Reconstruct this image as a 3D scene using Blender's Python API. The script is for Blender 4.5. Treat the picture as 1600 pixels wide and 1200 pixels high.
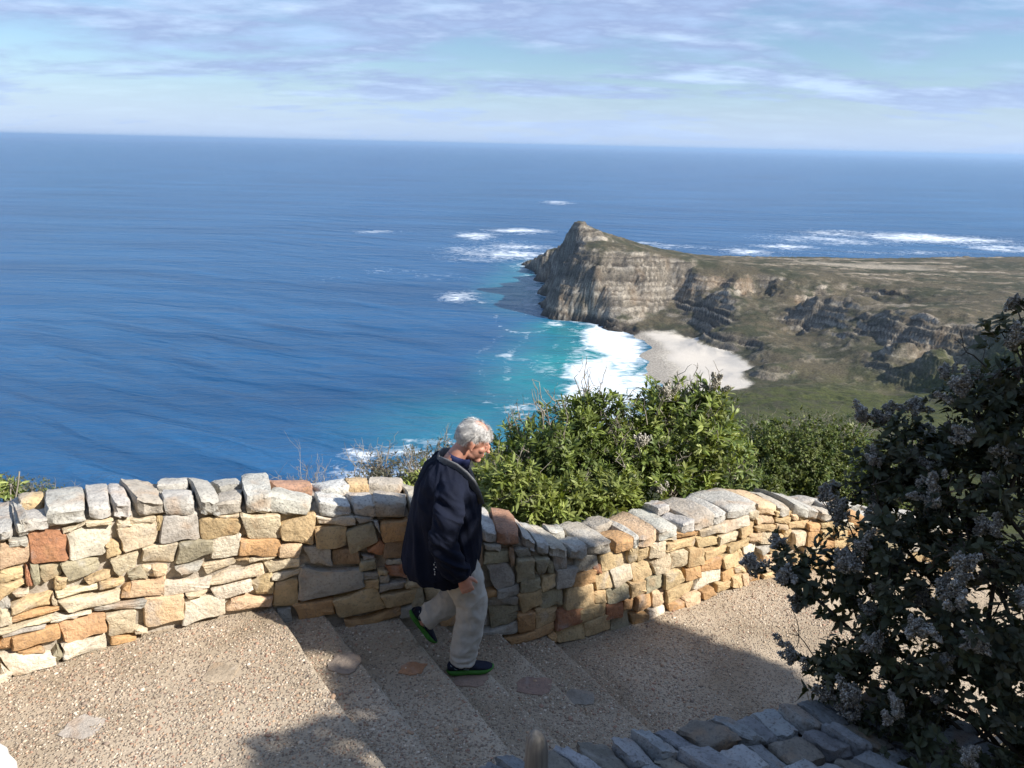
import bpy, bmesh, math, random
import numpy as np
from mathutils import Vector, Matrix, Quaternion

scene = bpy.context.scene
COL = scene.collection
for o in list(bpy.data.objects):
    bpy.data.objects.remove(o)

# ------------------------------------------------------------------ camera
CZ = 2.85                       # eye height above the upper landing (z = 0)
SEA = CZ - 200.0                # sea level
cam_d = bpy.data.cameras.new("camera")
cam = bpy.data.objects.new("camera", cam_d)
COL.objects.link(cam)
cam_d.sensor_fit = 'HORIZONTAL'
cam_d.sensor_width = 36.0
cam_d.lens = 36.0 * 1250.0 / 1600.0
cam_d.clip_start = 0.05
cam_d.clip_end = 300000.0
PITCH = math.atan((600.0 - 226.0) / 1250.0)
ROLL = math.radians(1.25)
cam.matrix_world = (Matrix.Translation((0, 0, CZ)) @ Matrix.Rotation(math.pi / 2 - PITCH, 4, 'X')
                    @ Matrix.Rotation(ROLL, 4, 'Z'))
scene.camera = cam

# ------------------------------------------------------------------ sun, sky, exposure
SUN_AZ_DIR = Vector((0.95, -0.31, 0)).normalized()      # towards the sun, in plan
SUN_EL = math.radians(36.0)
TO_SUN = Vector((SUN_AZ_DIR.x * math.cos(SUN_EL), SUN_AZ_DIR.y * math.cos(SUN_EL), math.sin(SUN_EL)))
sun_d = bpy.data.lights.new("sun", 'SUN')
sun_d.energy = 5.0
sun_d.angle = math.radians(0.53)
sun_d.color = (1.0, 0.94, 0.86)
sun = bpy.data.objects.new("sun", sun_d)
COL.objects.link(sun)
sun.location = TO_SUN * 60
sun.rotation_euler = (-TO_SUN).to_track_quat('-Z', 'Y').to_euler()

world = bpy.data.worlds.new("World")
scene.world = world
world.use_nodes = True
wn = world.node_tree
wn.nodes.clear()


def N(tree, kind, **kw):
    n = tree.nodes.new(kind)
    for k, v in kw.items():
        if k.startswith('i_'):
            key = k[2:]
            key = int(key) if key.isdigit() else key.replace('_', ' ')
            n.inputs[key].default_value = v
        else:
            setattr(n, k, v)
    return n


def ramp(tree, stops, interp='LINEAR'):
    r = tree.nodes.new('ShaderNodeValToRGB')
    r.color_ramp.interpolation = interp
    els = r.color_ramp.elements
    while len(els) > 1:
        els.remove(els[-1])
    els[0].position = stops[0][0]
    c = stops[0][1]
    els[0].color = c if len(c) == 4 else (*c, 1)
    for p, c in stops[1:]:
        e = els.new(p)
        e.color = c if len(c) == 4 else (*c, 1)
    return r


def math_n(tree, op, a=None, b=None, clamp=False):
    m = tree.nodes.new('ShaderNodeMath')
    m.operation = op
    m.use_clamp = clamp
    for i, v in enumerate((a, b)):
        if v is None:
            continue
        if isinstance(v, (int, float)):
            m.inputs[i].default_value = v
        else:
            tree.links.new(v, m.inputs[i])
    return m.outputs[0]


def mixc(tree, fac, a, b, mode='MIX'):
    m = tree.nodes.new('ShaderNodeMix')
    m.data_type = 'RGBA'
    m.blend_type = mode
    for idx, v in ((0, fac), (6, a), (7, b)):
        if isinstance(v, (int, float)):
            m.inputs[idx].default_value = v
        elif isinstance(v, (tuple, list)):
            m.inputs[idx].default_value = (*v, 1) if len(v) == 3 else v
        else:
            tree.links.new(v, m.inputs[idx])
    return m.outputs[2]


def build_sky():
    t = wn
    L = t.links.new
    out = N(t, 'ShaderNodeOutputWorld')
    sky = N(t, 'ShaderNodeTexSky', sky_type='NISHITA')
    sky.sun_disc = False
    sky.sun_elevation = SUN_EL
    # rotation 0 puts the sun on +Y, positive turns it clockwise seen from above
    sky.sun_rotation = math.atan2(SUN_AZ_DIR.x, SUN_AZ_DIR.y)
    sky.altitude = 200
    sky.air_density = 1.0
    sky.dust_density = 0.1
    sky.ozone_density = 5.0
    bg = N(t, 'ShaderNodeBackground')
    bg.inputs['Strength'].default_value = 0.08
    L(sky.outputs[0], bg.inputs['Color'])
    tc = N(t, 'ShaderNodeTexCoord')
    sep = N(t, 'ShaderNodeSeparateXYZ')
    L(tc.outputs['Generated'], sep.inputs[0])
    zc = math_n(t, 'MAXIMUM', sep.outputs['Z'], 0.0)
    den = math_n(t, 'ADD', zc, 0.15)
    cx = math_n(t, 'DIVIDE', sep.outputs['X'], den)
    cy = math_n(t, 'DIVIDE', sep.outputs['Y'], den)
    comb = N(t, 'ShaderNodeCombineXYZ')
    L(cx, comb.inputs[0])
    L(cy, comb.inputs[1])
    mp = N(t, 'ShaderNodeMapping')
    mp.inputs['Location'].default_value = CLOUD_OFF
    mp.inputs['Scale'].default_value = (0.75, 1.15, 1)
    L(comb.outputs[0], mp.inputs[0])
    n1 = N(t, 'ShaderNodeTexNoise')
    n1.inputs['Scale'].default_value = 1.0
    n1.inputs['Detail'].default_value = 9
    n1.inputs['Roughness'].default_value = 0.6
    n1.inputs['Distortion'].default_value = 0.35
    L(mp.outputs[0], n1.inputs['Vector'])
    r1 = ramp(t, [(0.40, (0, 0, 0)), (0.59, (1, 1, 1))], 'EASE')
    L(n1.outputs['Fac'], r1.inputs[0])
    # even veil towards the horizon
    veil = N(t, 'ShaderNodeMapRange', interpolation_type='SMOOTHSTEP')
    L(sep.outputs['Z'], veil.inputs[0])
    veil.inputs[1].default_value = 0.0
    veil.inputs[2].default_value = 0.10
    veil.inputs[3].default_value = 0.9
    veil.inputs[4].default_value = 0.0
    mask = math_n(t, 'MAXIMUM', r1.outputs[0], veil.outputs[0])
    mask = math_n(t, 'MULTIPLY', mask, 0.93)
    # brightness inside the cloud: thin edges white, thick middles grey lilac
    n2 = N(t, 'ShaderNodeTexNoise')
    n2.inputs['Scale'].default_value = 1.7
    n2.inputs['Detail'].default_value = 9
    n2.inputs['Roughness'].default_value = 0.6
    L(mp.outputs[0], n2.inputs['Vector'])
    r2 = ramp(t, [(0.34, (0.38, 0.525, 0.77)), (0.50, (0.285, 0.37, 0.585)), (0.66, (0.48, 0.62, 0.83))])
    L(n2.outputs['Fac'], r2.inputs[0])
    bgc = N(t, 'ShaderNodeBackground')
    bgc.inputs['Strength'].default_value = 0.84
    vk = N(t, 'ShaderNodeMapRange', interpolation_type='SMOOTHSTEP')
    L(sep.outputs['Z'], vk.inputs[0])
    vk.inputs[1].default_value = 0.015
    vk.inputs[2].default_value = 0.085
    vk.inputs[3].default_value = 0.85
    vk.inputs[4].default_value = 0.0
    cc = mixc(t, vk.outputs[0], r2.outputs[0], (0.40, 0.52, 0.745))
    L(cc, bgc.inputs['Color'])
    mx = N(t, 'ShaderNodeMixShader')
    L(mask, mx.inputs[0])
    L(bg.outputs[0], mx.inputs[1])
    L(bgc.outputs[0], mx.inputs[2])
    L(mx.outputs[0], out.inputs['Surface'])


CLOUD_OFF = (3.1, 0.7, 0)
build_sky()
scene.view_settings.view_transform = 'Standard'
scene.view_settings.look = 'None'
scene.view_settings.exposure = 0.72
scene.view_settings.gamma = 1.0
scene.view_settings.use_curve_mapping = False
scene.render.engine = 'CYCLES'
scene.cycles.max_bounces = 6
scene.cycles.diffuse_bounces = 3
scene.cycles.glossy_bounces = 2
scene.cycles.transmission_bounces = 3
scene.cycles.transparent_max_bounces = 4
scene.cycles.volume_bounces = 0
scene.cycles.caustics_reflective = False
scene.cycles.caustics_refractive = False

# ------------------------------------------------------------------ helpers
rng = np.random.default_rng(7)
random.seed(11)


def tag(o, label=None, category=None, group=None, kind=None):
    if label:
        o["label"] = label
    if category:
        o["category"] = category
    if group:
        o["group"] = group
    if kind:
        o["kind"] = kind
    return o


def empty(name, loc=(0, 0, 0)):
    o = bpy.data.objects.new(name, None)
    o.location = loc
    o.empty_display_size = 0.1
    COL.objects.link(o)
    return o


def mesh_obj(name, verts, faces, mat=None, parent=None, smooth=False, vcol=None, attrs=None):
    me = bpy.data.meshes.new(name)
    verts = np.asarray(verts, dtype=np.float64)
    if isinstance(faces, np.ndarray):
        n, k = faces.shape
        me.vertices.add(len(verts))
        me.vertices.foreach_set('co', verts.astype(np.float32).ravel())
        me.loops.add(n * k)
        me.loops.foreach_set('vertex_index', faces.astype(np.int32).ravel())
        me.polygons.add(n)
        me.polygons.foreach_set('loop_start', np.arange(0, n * k, k, dtype=np.int32))
        me.polygons.foreach_set('loop_total', np.full(n, k, dtype=np.int32))
        me.update(calc_edges=True)
        me.validate()
    else:
        me.from_pydata([tuple(v) for v in verts], [], [tuple(f) for f in faces])
        me.update()
    if vcol is not None:
        ca = me.color_attributes.new('Col', 'FLOAT_COLOR', 'POINT')
        c = np.ones((len(verts), 4), np.float32)
        c[:, :3] = vcol
        ca.data.foreach_set('color', c.ravel())
    for k_, v_ in (attrs or {}).items():
        a = me.attributes.new(k_, 'FLOAT', 'POINT')
        a.data.foreach_set('value', np.asarray(v_, np.float32))
    if smooth:
        me.polygons.foreach_set('use_smooth', np.ones(len(me.polygons), bool))
    if mat:
        me.materials.append(mat)
    o = bpy.data.objects.new(name, me)
    COL.objects.link(o)
    if parent:
        o.parent = parent
    return o


def hash2(ix, iy, seed):
    h = (ix.astype(np.int64) * 374761393 + iy.astype(np.int64) * 668265263 + seed * 1442695041) & 0x7fffffff
    h = ((h ^ (h >> 13)) * 1274126177) & 0x7fffffff
    h = h ^ (h >> 16)
    return (h & 0xffff) / 65535.0


def vnoise(x, y, seed=0):
    ix = np.floor(x)
    iy = np.floor(y)
    fx = x - ix
    fy = y - iy
    fx = fx * fx * fx * (fx * (fx * 6 - 15) + 10)
    fy = fy * fy * fy * (fy * (fy * 6 - 15) + 10)
    a = hash2(ix, iy, seed)
    b = hash2(ix + 1, iy, seed)
    c = hash2(ix, iy + 1, seed)
    d = hash2(ix + 1, iy + 1, seed)
    return (a * (1 - fx) + b * fx) * (1 - fy) + (c * (1 - fx) + d * fx) * fy


def fbm(x, y, oct=4, seed=0, gain=0.5):
    s = 0
    a = 1
    tot = 0
    for i in range(oct):
        s = s + a * vnoise(x * 2 ** i + 17.3 * i, y * 2 ** i - 9.1 * i, seed + i)
        tot += a
        a *= gain
    return s / tot * 2 - 1


def sstep(a, b, x):
    t = np.clip((x - a) / (b - a), 0, 1)
    return t * t * (3 - 2 * t)


def new_mat(name):
    m = bpy.data.materials.new(name)
    m.use_nodes = True
    t = m.node_tree
    b = t.nodes['Principled BSDF']
    return m, t, b


def simple_mat(name, color, rough=0.8, noise=0.15, nscale=20, bump=0.0, bscale=60, spec=0.3, sheen=0):
    m, t, b = new_mat(name)
    tc = N(t, 'ShaderNodeTexCoord')
    nz = N(t, 'ShaderNodeTexNoise')
    nz.inputs['Scale'].default_value = nscale
    nz.inputs['Detail'].default_value = 5
    t.links.new(tc.outputs['Object'], nz.inputs['Vector'])
    r = ramp(t, [(0.3, tuple(max(0, c * (1 - noise)) for c in color)), (0.7, tuple(min(1, c * (1 + noise)) for c in color))])
    t.links.new(nz.outputs['Fac'], r.inputs[0])
    t.links.new(r.outputs[0], b.inputs['Base Color'])
    b.inputs['Roughness'].default_value = rough
    b.inputs['Specular IOR Level'].default_value = spec
    if bump:
        nb = N(t, 'ShaderNodeTexNoise')
        nb.inputs['Scale'].default_value = bscale
        nb.inputs['Detail'].default_value = 4
        t.links.new(tc.outputs['Object'], nb.inputs['Vector'])
        bp = N(t, 'ShaderNodeBump')
        bp.inputs['Strength'].default_value = bump
        bp.inputs['Distance'].default_value = 0.01
        t.links.new(nb.outputs['Fac'], bp.inputs['Height'])
        t.links.new(bp.outputs[0], b.inputs['Normal'])
    return m



# ------------------------------------------------------------------ coast: heights above the sea in metres (x, y, h)
CTL = "9,1406,0 34,1364,0 53,1270,0 57,1164,0 57,1073,0 38,996,0 26,948,0 44,939,0 63,930,0 81,939,0 91,905,0 107,887,0 124,876,0 -24,1588,-14 -4,1364,-14 36,1303,-14 37,1160,-14 45,1197,-8 8,1023,-12 30,949,-12 59,929,-10 78,922,-8 93,882,-6 108,857,-4 -122,1461,-20 -85,1019,-20 -1,872,-16 52,798,-10 70,697,-7 -12,721,-16 27,630,-10 73,615,-4 -106,628,-18 85,1087,101 76,1100,97 74,1109,84 69,1158,66 60,1227,52 47,1297,38 36,1354,22 26,1385,10 104,1102,94 128,1120,84 150,1110,76 79,1046,76 106,1051,76 71,1118,46 67,1077,24 60,995,66 82,977,69 108,965,68 140,970,68 167,967,66 198,969,64 222,971,62 164,1056,70 207,1060,62 260,1102,54 60,967,34 86,950,36 111,940,36 53,948,14 78,941,12 108,942,24 139,945,32 140,919,14 151,887,6 116,904,9 170,957,46 190,960,42 192,942,26 172,888,10 212,938,50 219,913,32 201,890,14 231,934,42 238,908,57 241,913,40 0,1500,-14 60,1500,-12 130,1500,-12 220,1520,-12 330,1540,-12 470,1560,-12 650,1580,-12 850,1600,-12 1100,1620,-12 1400,1650,-12 60,1400,14 130,1380,22 220,1380,20 330,1400,20 470,1420,18 650,1430,18 850,1450,18 1100,1470,16 150,1250,48 90,1250,50 230,1250,44 299,1085,52 338,1069,50 404,1137,47 447,1131,46 482,1106,46 585,1135,44 684,1149,44 400,1270,36 517,1311,34 629,1329,33 754,1365,33 869,1376,34 295,929,57 324,926,56 348,920,56 386,931,55 425,887,56 495,884,58 523,826,62 264,924,58 269,920,37 292,911,37 317,889,46 248,853,30 271,839,30 237,867,34 310,855,38 130,862,1 127,770,-1 138,764,1 139,696,1 162,758,3 203,830,6 154,674,2 172,653,4 193,663,6 211,658,8 176,710,4 217,710,8 171,841,4 209,862,8 220,823,24 206,815,20 227,799,24 197,779,5 210,761,6 229,767,12 237,775,20 229,722,14 239,741,22 229,678,20 224,676,18 236,675,18 220,664,8 236,662,9 248,669,10 256,670,14 313,831,55 333,832,56 355,827,56 372,790,56 331,852,25 349,844,27 373,838,29 296,809,20 256,725,20 293,729,20 290,673,14 259,648,12 357,742,54 345,731,42 318,704,28 304,688,20 361,720,54 360,690,46 347,706,30 322,672,18 346,674,18 337,681,40 346,679,50 369,690,56 349,701,27 343,643,44 360,646,48 364,689,17 366,648,20 380,636,24 318,637,14 374,614,46 373,580,50 397,639,56 448,691,62 392,597,56 283,628,13 336,619,16 375,599,24 389,584,34 168,606,12 201,615,14 231,615,16 265,597,18 301,570,24 314,512,36 151,511,28 191,502,32 223,498,34 245,459,44 235,368,66 147,383,58 170,360,64 133,635,3 79,580,0 15,541,0 -41,487,0 -93,453,0 98,608,-1 40,582,-4 -22,547,-8 -78,512,-8 -126,491,-12 -250,330,-12 -400,220,-12 -500,50,-12 -320,150,0 -330,0,30 -500,-120,-5 -150,250,40 -60,280,55 40,330,50 -120,120,115 0,180,100 0,90,150 120,120,140 120,250,90 300,250,100 300,100,150 500,200,140 500,350,95 500,450,60 800,300,130 900,500,80 -60,30,172 0,30,178 60,30,178 0,8,192 30,8,192 -30,8,190 0,-60,215 200,-60,200 -200,-60,150 600,-60,200 -100,-100,190 1200,300,140 1200,700,70 1200,1000,55 900,800,62 900,1000,50 1500,700,60 1500,1200,30 1700,1500,-12"
FOAM = "149,2982,47.6,102,0.9 -312,1878,50.6,41.4,0.7 -88,1842,40.6,66.4,0.9 7,1960,62.4,60,1 -18,1578,101.3,128.8,0.95 -41,1482,77.1,69.9,0.8 40,1388,31.3,69.4,0.9 33,1188,26,80.4,0.9 20,1050,18.8,72.6,0.8 -73,1086,28,33.7,1 -50,1060,34.3,36.9,0.45 -285,1205,47.3,23.5,0.42 -202,1301,61.6,34,0.42 -124,1246,59.6,37.6,0.42 589,1748,59.2,48,0.9 469,1662,55.7,54.5,0.85 737,1923,132.6,86.8,1 948,2020,196.3,95.5,1.05 853,2060,107.2,82.6,0.95 1084,1976,140.8,91.5,1 1100,1815,80.7,77.6,0.95 885,1701,104.2,45.6,0.6 345,1705,70.5,34.3,0.8 272,1760,43.2,36.5,0.7 580,1640,111.7,31.8,0.5 739,1677,86.7,33.2,0.6 103,817,21.8,91.3,2 78,695,21,84.6,2 66,628,21.3,48.8,1.8 107,677,22.9,90.9,1.1 89,604,20.6,32.4,0.9 122,742,12.5,71.4,0.75 75,890,13.2,16.6,0.7 47,914,10.5,17.4,1 5,598,12.6,25.5,0.62 36,735,36.8,46.5,0.4 26,616,26,42.1,0.5 -7,765,12.6,20,0.45 -77,508,21.6,10.6,0.8 -101,495,12.6,15.8,0.8 -53,524,17.8,10,0.7 -27,538,18.3,13.1,0.5 -108,466,8,8.1,0.9 -20,616,4.1,8.4,0.6 -129,486,5,3.3,0.5"
ctl = np.array([[float(v) for v in p.split(',')] for p in CTL.split()])
_cx = ctl[:, :2] / 100.0
_d = np.sqrt(((_cx[:, None] - _cx[None]) ** 2).sum(-1))
_n = len(ctl)
_A = np.zeros((_n + 1, _n + 1))
_A[:_n, :_n] = -np.sqrt(_d ** 2 + 0.10 ** 2) + np.eye(_n) * 0.03
_A[:_n, _n] = 1
_A[_n, :_n] = 1
_w = np.linalg.solve(_A, np.append(ctl[:, 2], 0))


def base_height(x, y):
    out = np.empty(x.shape)
    xf, yf, of = x.ravel() / 100.0, y.ravel() / 100.0, out.ravel()
    for i in range(0, xf.size, 40000):
        d = np.sqrt((xf[i:i + 40000, None] - _cx[:, 0]) ** 2 + (yf[i:i + 40000, None] - _cx[:, 1]) ** 2)
        of[i:i + 40000] = -(np.sqrt(d * d + 0.10 ** 2) @ _w[:_n]) + _w[_n]
    return of.reshape(x.shape)


def spaced(*segs):
    out = []
    for a, b, s in segs:
        out.append(np.arange(a, b, s))
    out.append([segs[-1][1]])
    return np.concatenate(out)


def build_land():
    xs = spaced((-620, -60, 14), (-60, 0, 5), (0, 560, 1.7), (560, 900, 4), (900, 2000, 14))
    ys = spaced((-120, 40, 8), (40, 560, 9), (560, 600, 4), (600, 1160, 1.9), (1160, 1420, 5), (1420, 1660, 12))
    X, Y = np.meshgrid(xs, ys)
    far = sstep(450, 600, Y)
    wx = X + far * (fbm(X / 60, Y / 60, 4, 3) * 11 + fbm(X / 14, Y / 14, 3, 31) * 3.5)
    wy = Y + far * (fbm(X / 60 + 40, Y / 60, 4, 4) * 14 + fbm(X / 14, Y / 14 + 9, 3, 32) * 3.5)
    H = base_height(wx, wy)
    H = H - 3.5 * far * sstep(14, 2, H) * (1 - sstep(1.5, .9, ((X - 178) / 90) ** 2 + ((Y - 738) / 138) ** 2))
    # slope of the smooth land
    gy, gx = np.gradient(H, ys, xs)
    slope = np.sqrt(gx ** 2 + gy ** 2)
    rock = sstep(0.32, 0.72, slope + 0.22 * fbm(X / 25, Y / 25, 4, 5)) * far
    # keep the beach and the shallows smooth
    beach = sstep(0.0, 0.22, 1.0 - ((X - 150) / 74) ** 2 - ((Y - 745) / 132) ** 2 + 0.22 * fbm(X / 22, Y / 22, 4, 16)) * sstep(10.5, 9.0, H + 1.2 * fbm(X / 9, Y / 9, 3, 17))
    rock *= 1 - beach
    # bedding: ledges on the steep rock
    dip = 0.02 * (X - 150) + 0.6 * fbm(X / 30, Y / 30, 3, 8)
    lay = 5.2
    q = (H + dip) / lay + 0.35 * fbm(X / 90, Y / 90, 2, 9)
    fr = q - np.floor(q)
    led = (sstep(0.25, 0.95, fr) - fr) * lay
    lay2 = 1.9
    q2 = (H + dip) / lay2
    fr2 = q2 - np.floor(q2)
    led2 = (sstep(0.3, 0.9, fr2) - fr2) * lay2
    H2 = H + rock * (led * 1.5 + led2 * 1.3)
    rough = fbm(X / 16, Y / 16, 5, 11, 0.6)
    ridg = 1 - np.abs(fbm(X / 26, Y / 26, 4, 12))
    H2 += far * (rock * (rough * 2.4 + (ridg - 0.6) * (3.0 + 5.0 * sstep(200, 280, X))) + (1 - rock) * (1 - beach) * (rough * 1.5 + 1.0 * sstep(.18, .5, fbm(X / 11, Y / 11, 4, 18, .6)) * sstep(8, 14, H)))
    H2 += (1 - far) * fbm(X / 40, Y / 40, 4, 13) * 4 * sstep(20, 90, np.hypot(X, Y))
    # boulders of the shore
    shore = sstep(9, 2, H) * sstep(-5, 0, H) * (1 - beach) * far
    H2 += shore * np.maximum(0, fbm(X / 7, Y / 7, 3, 15)) * 6
    H2 = np.where(H < -6, np.minimum(H2, -3), H2)
    # stay below the stairs
    near = np.hypot(X, Y - 4)
    H2 = np.where(near < 26, np.minimum(H2, 190 - 0.0 * near), H2)

    # ---- colour of the ground itself: scrub, dry brush, sandstone, sand
    n1 = fbm(X / 45, Y / 45, 5, 21, 0.6)
    n2 = fbm(X / 9, Y / 9, 4, 22, 0.6)
    n3 = fbm(X / 90 + 5, Y / 30, 5, 23, 0.6)
    gy2, gx2 = np.gradient(H2, ys, xs)
    sl2 = np.sqrt(gx2 ** 2 + gy2 ** 2)
    def mix(a, b, k):
        return a * (1 - k[..., None]) + np.asarray(b) * k[..., None]
    c = np.zeros(X.shape + (3,)) + np.array((0.062, 0.064, 0.040))
    c = mix(c, (0.118, 0.100, 0.068), sstep(-0.3, 0.25, n1 + 0.6 * n2) * 0.85)
    c = mix(c, (0.26, 0.215, 0.155), sstep(0.1, 0.55, n3 + 0.35 * n2) * sstep(240, 420, X) * 0.75)
    c = mix(c, (0.45, 0.39, 0.31), sstep(0.32, 0.6, n3 + 0.35 * n2) * sstep(240, 420, X) * 0.7)
    # pale sand blow on the plateau
    blow = sstep(0.2, 1.0, 1 - ((X - 500) / 130) ** 2 - ((Y - 1150) / 80) ** 2 + 0.6 * n1)
    c = mix(c, (0.40, 0.35, 0.28), blow * 0.85)
    spk = sstep(.2, .5, fbm(X / 11, Y / 11, 4, 18, .6)) * far * sstep(8, 14, H2)
    c = mix(c, (0.30, 0.26, 0.205), spk * .4)
    rk = np.clip(rock * 0.9 + sstep(0.8, 1.4, sl2) * far * 0.8, 0, 1) * (1 - beach)
    strat = fbm(X / 120, (H + dip + 1.2 * rough) / 1.6, 3, 25)
    rc = np.zeros_like(c) + np.array((0.225, 0.195, 0.155))
    rc = mix(rc, (0.46, 0.41, 0.34), sstep(0.0, 0.45, strat))
    rc = mix(rc, (0.095, 0.082, 0.068), sstep(0.05, 0.45, -strat))
    rc = mix(rc, (0.30, 0.185, 0.095), sstep(0.15, 0.5, n1) * 0.35)
    veg = sstep(0.0, 0.4, fbm(X / 20, Y / 20, 4, 27) - 0.15 * sl2)
    c = mix(c, 0, rk * 0) 
    c = c * (1 - (rk * (1 - 0.75 * veg))[..., None]) + rc * (rk * (1 - 0.75 * veg))[..., None]
    # shore rock is dark and wet
    c = mix(c, (0.055, 0.048, 0.042), sstep(7, 1.5, H2) * far * (1 - beach) * 0.9)
    # near slope: greener turf
    grass = (1 - far) * 1.0 + sstep(700, 600, Y) * far
    grass = np.clip(grass, 0, 1) * sstep(9, 14, H2)
    gcol = mix(np.zeros_like(c) + np.array((0.085, 0.094, 0.034)), (0.075, 0.072, 0.045), sstep(0.0, 0.5, n2 + 0.4 * n1))
    gcol = mix(gcol, (0.05, 0.06, 0.025), sstep(0.15, 0.5, fbm(X / 4, Y / 4, 3, 28)))
    c = c * (1 - grass[..., None]) + gcol * grass[..., None]
    wet = sstep(3.0, 1.2, H2)
    sand = mix(np.zeros_like(c) + np.array((0.57, 0.525, 0.455)), (0.33, 0.30, 0.26), wet)
    sand *= (1 + 0.05 * n2)[..., None]
    c = c * (1 - beach[..., None]) + sand * beach[..., None]
    c = c * np.where(beach > .5, 1.0, .82 - .12 * rk)[..., None]
    c = np.clip(c, 0.01, 0.9)

    ny, nx = X.shape
    idx = np.arange(nx * ny).reshape(ny, nx)
    keep = (np.maximum.reduce([H2[:-1, :-1], H2[1:, :-1], H2[:-1, 1:], H2[1:, 1:]]) > -2.5)
    f = np.stack([idx[:-1, :-1], idx[:-1, 1:], idx[1:, 1:], idx[1:, :-1]], -1)[keep]
    V = np.stack([X, Y, H2 + SEA], -1).reshape(-1, 3)
    used = np.unique(f)
    remap = np.full(nx * ny, -1)
    remap[used] = np.arange(len(used))
    m, t, b = new_mat("headland_ground")
    at = N(t, 'ShaderNodeVertexColor', layer_name='Col')
    tc = N(t, 'ShaderNodeTexCoord')
    nz = N(t, 'ShaderNodeTexNoise')
    nz.inputs['Scale'].default_value = 0.55
    nz.inputs['Detail'].default_value = 6
    nz.inputs['Roughness'].default_value = 0.7
    t.links.new(tc.outputs['Object'], nz.inputs['Vector'])
    r = ramp(t, [(0.30, (0.45, 0.45, 0.45)), (0.70, (1.55, 1.55, 1.5))])
    t.links.new(nz.outputs['Fac'], r.inputs[0])
    # sand is even, so the speckle fades on it
    sp = N(t, 'ShaderNodeSeparateColor')
    t.links.new(at.outputs[0], sp.inputs[0])
    k = math_n(t, 'GREATER_THAN', sp.outputs[0], 0.47)
    k = math_n(t, 'SUBTRACT', 1.0, k)
    col = mixc(t, k, at.outputs[0], mixc(t, 1.0, at.outputs[0], r.outputs[0], 'MULTIPLY'))
    t.links.new(col, b.inputs['Base Color'])
    b.inputs['Roughness'].default_value = 0.95
    b.inputs['Specular IOR Level'].default_value = 0.1
    bp = N(t, 'ShaderNodeBump')
    bp.inputs['Strength'].default_value = 0.7
    bp.inputs['Distance'].default_value = 1.0
    t.links.new(nz.outputs['Fac'], bp.inputs['Height'])
    t.links.new(bp.outputs[0], b.inputs['Normal'])
    o = mesh_obj('headland_terrain', V[used], remap[f], m, smooth=False, vcol=c.reshape(-1, 3)[used])
    tag(o, 'rocky headland and scrub slopes round a pale sandy cove', kind='structure')
    return xs, ys, H2


LX, LY, LH = build_land()


def land_h(x, y):
    """bilinear height above the sea, -20 outside the sheet"""
    i = np.clip(np.searchsorted(LX, x) - 1, 0, len(LX) - 2)
    j = np.clip(np.searchsorted(LY, y) - 1, 0, len(LY) - 2)
    fx = np.clip((x - LX[i]) / (LX[i + 1] - LX[i]), 0, 1)
    fy = np.clip((y - LY[j]) / (LY[j + 1] - LY[j]), 0, 1)
    h = (LH[j, i] * (1 - fx) + LH[j, i + 1] * fx) * (1 - fy) + (LH[j + 1, i] * (1 - fx) + LH[j + 1, i + 1] * fx) * fy
    out = (x < LX[0]) | (x > LX[-1]) | (y < LY[0]) | (y > LY[-1])
    return np.where(out, -20, h)


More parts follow.
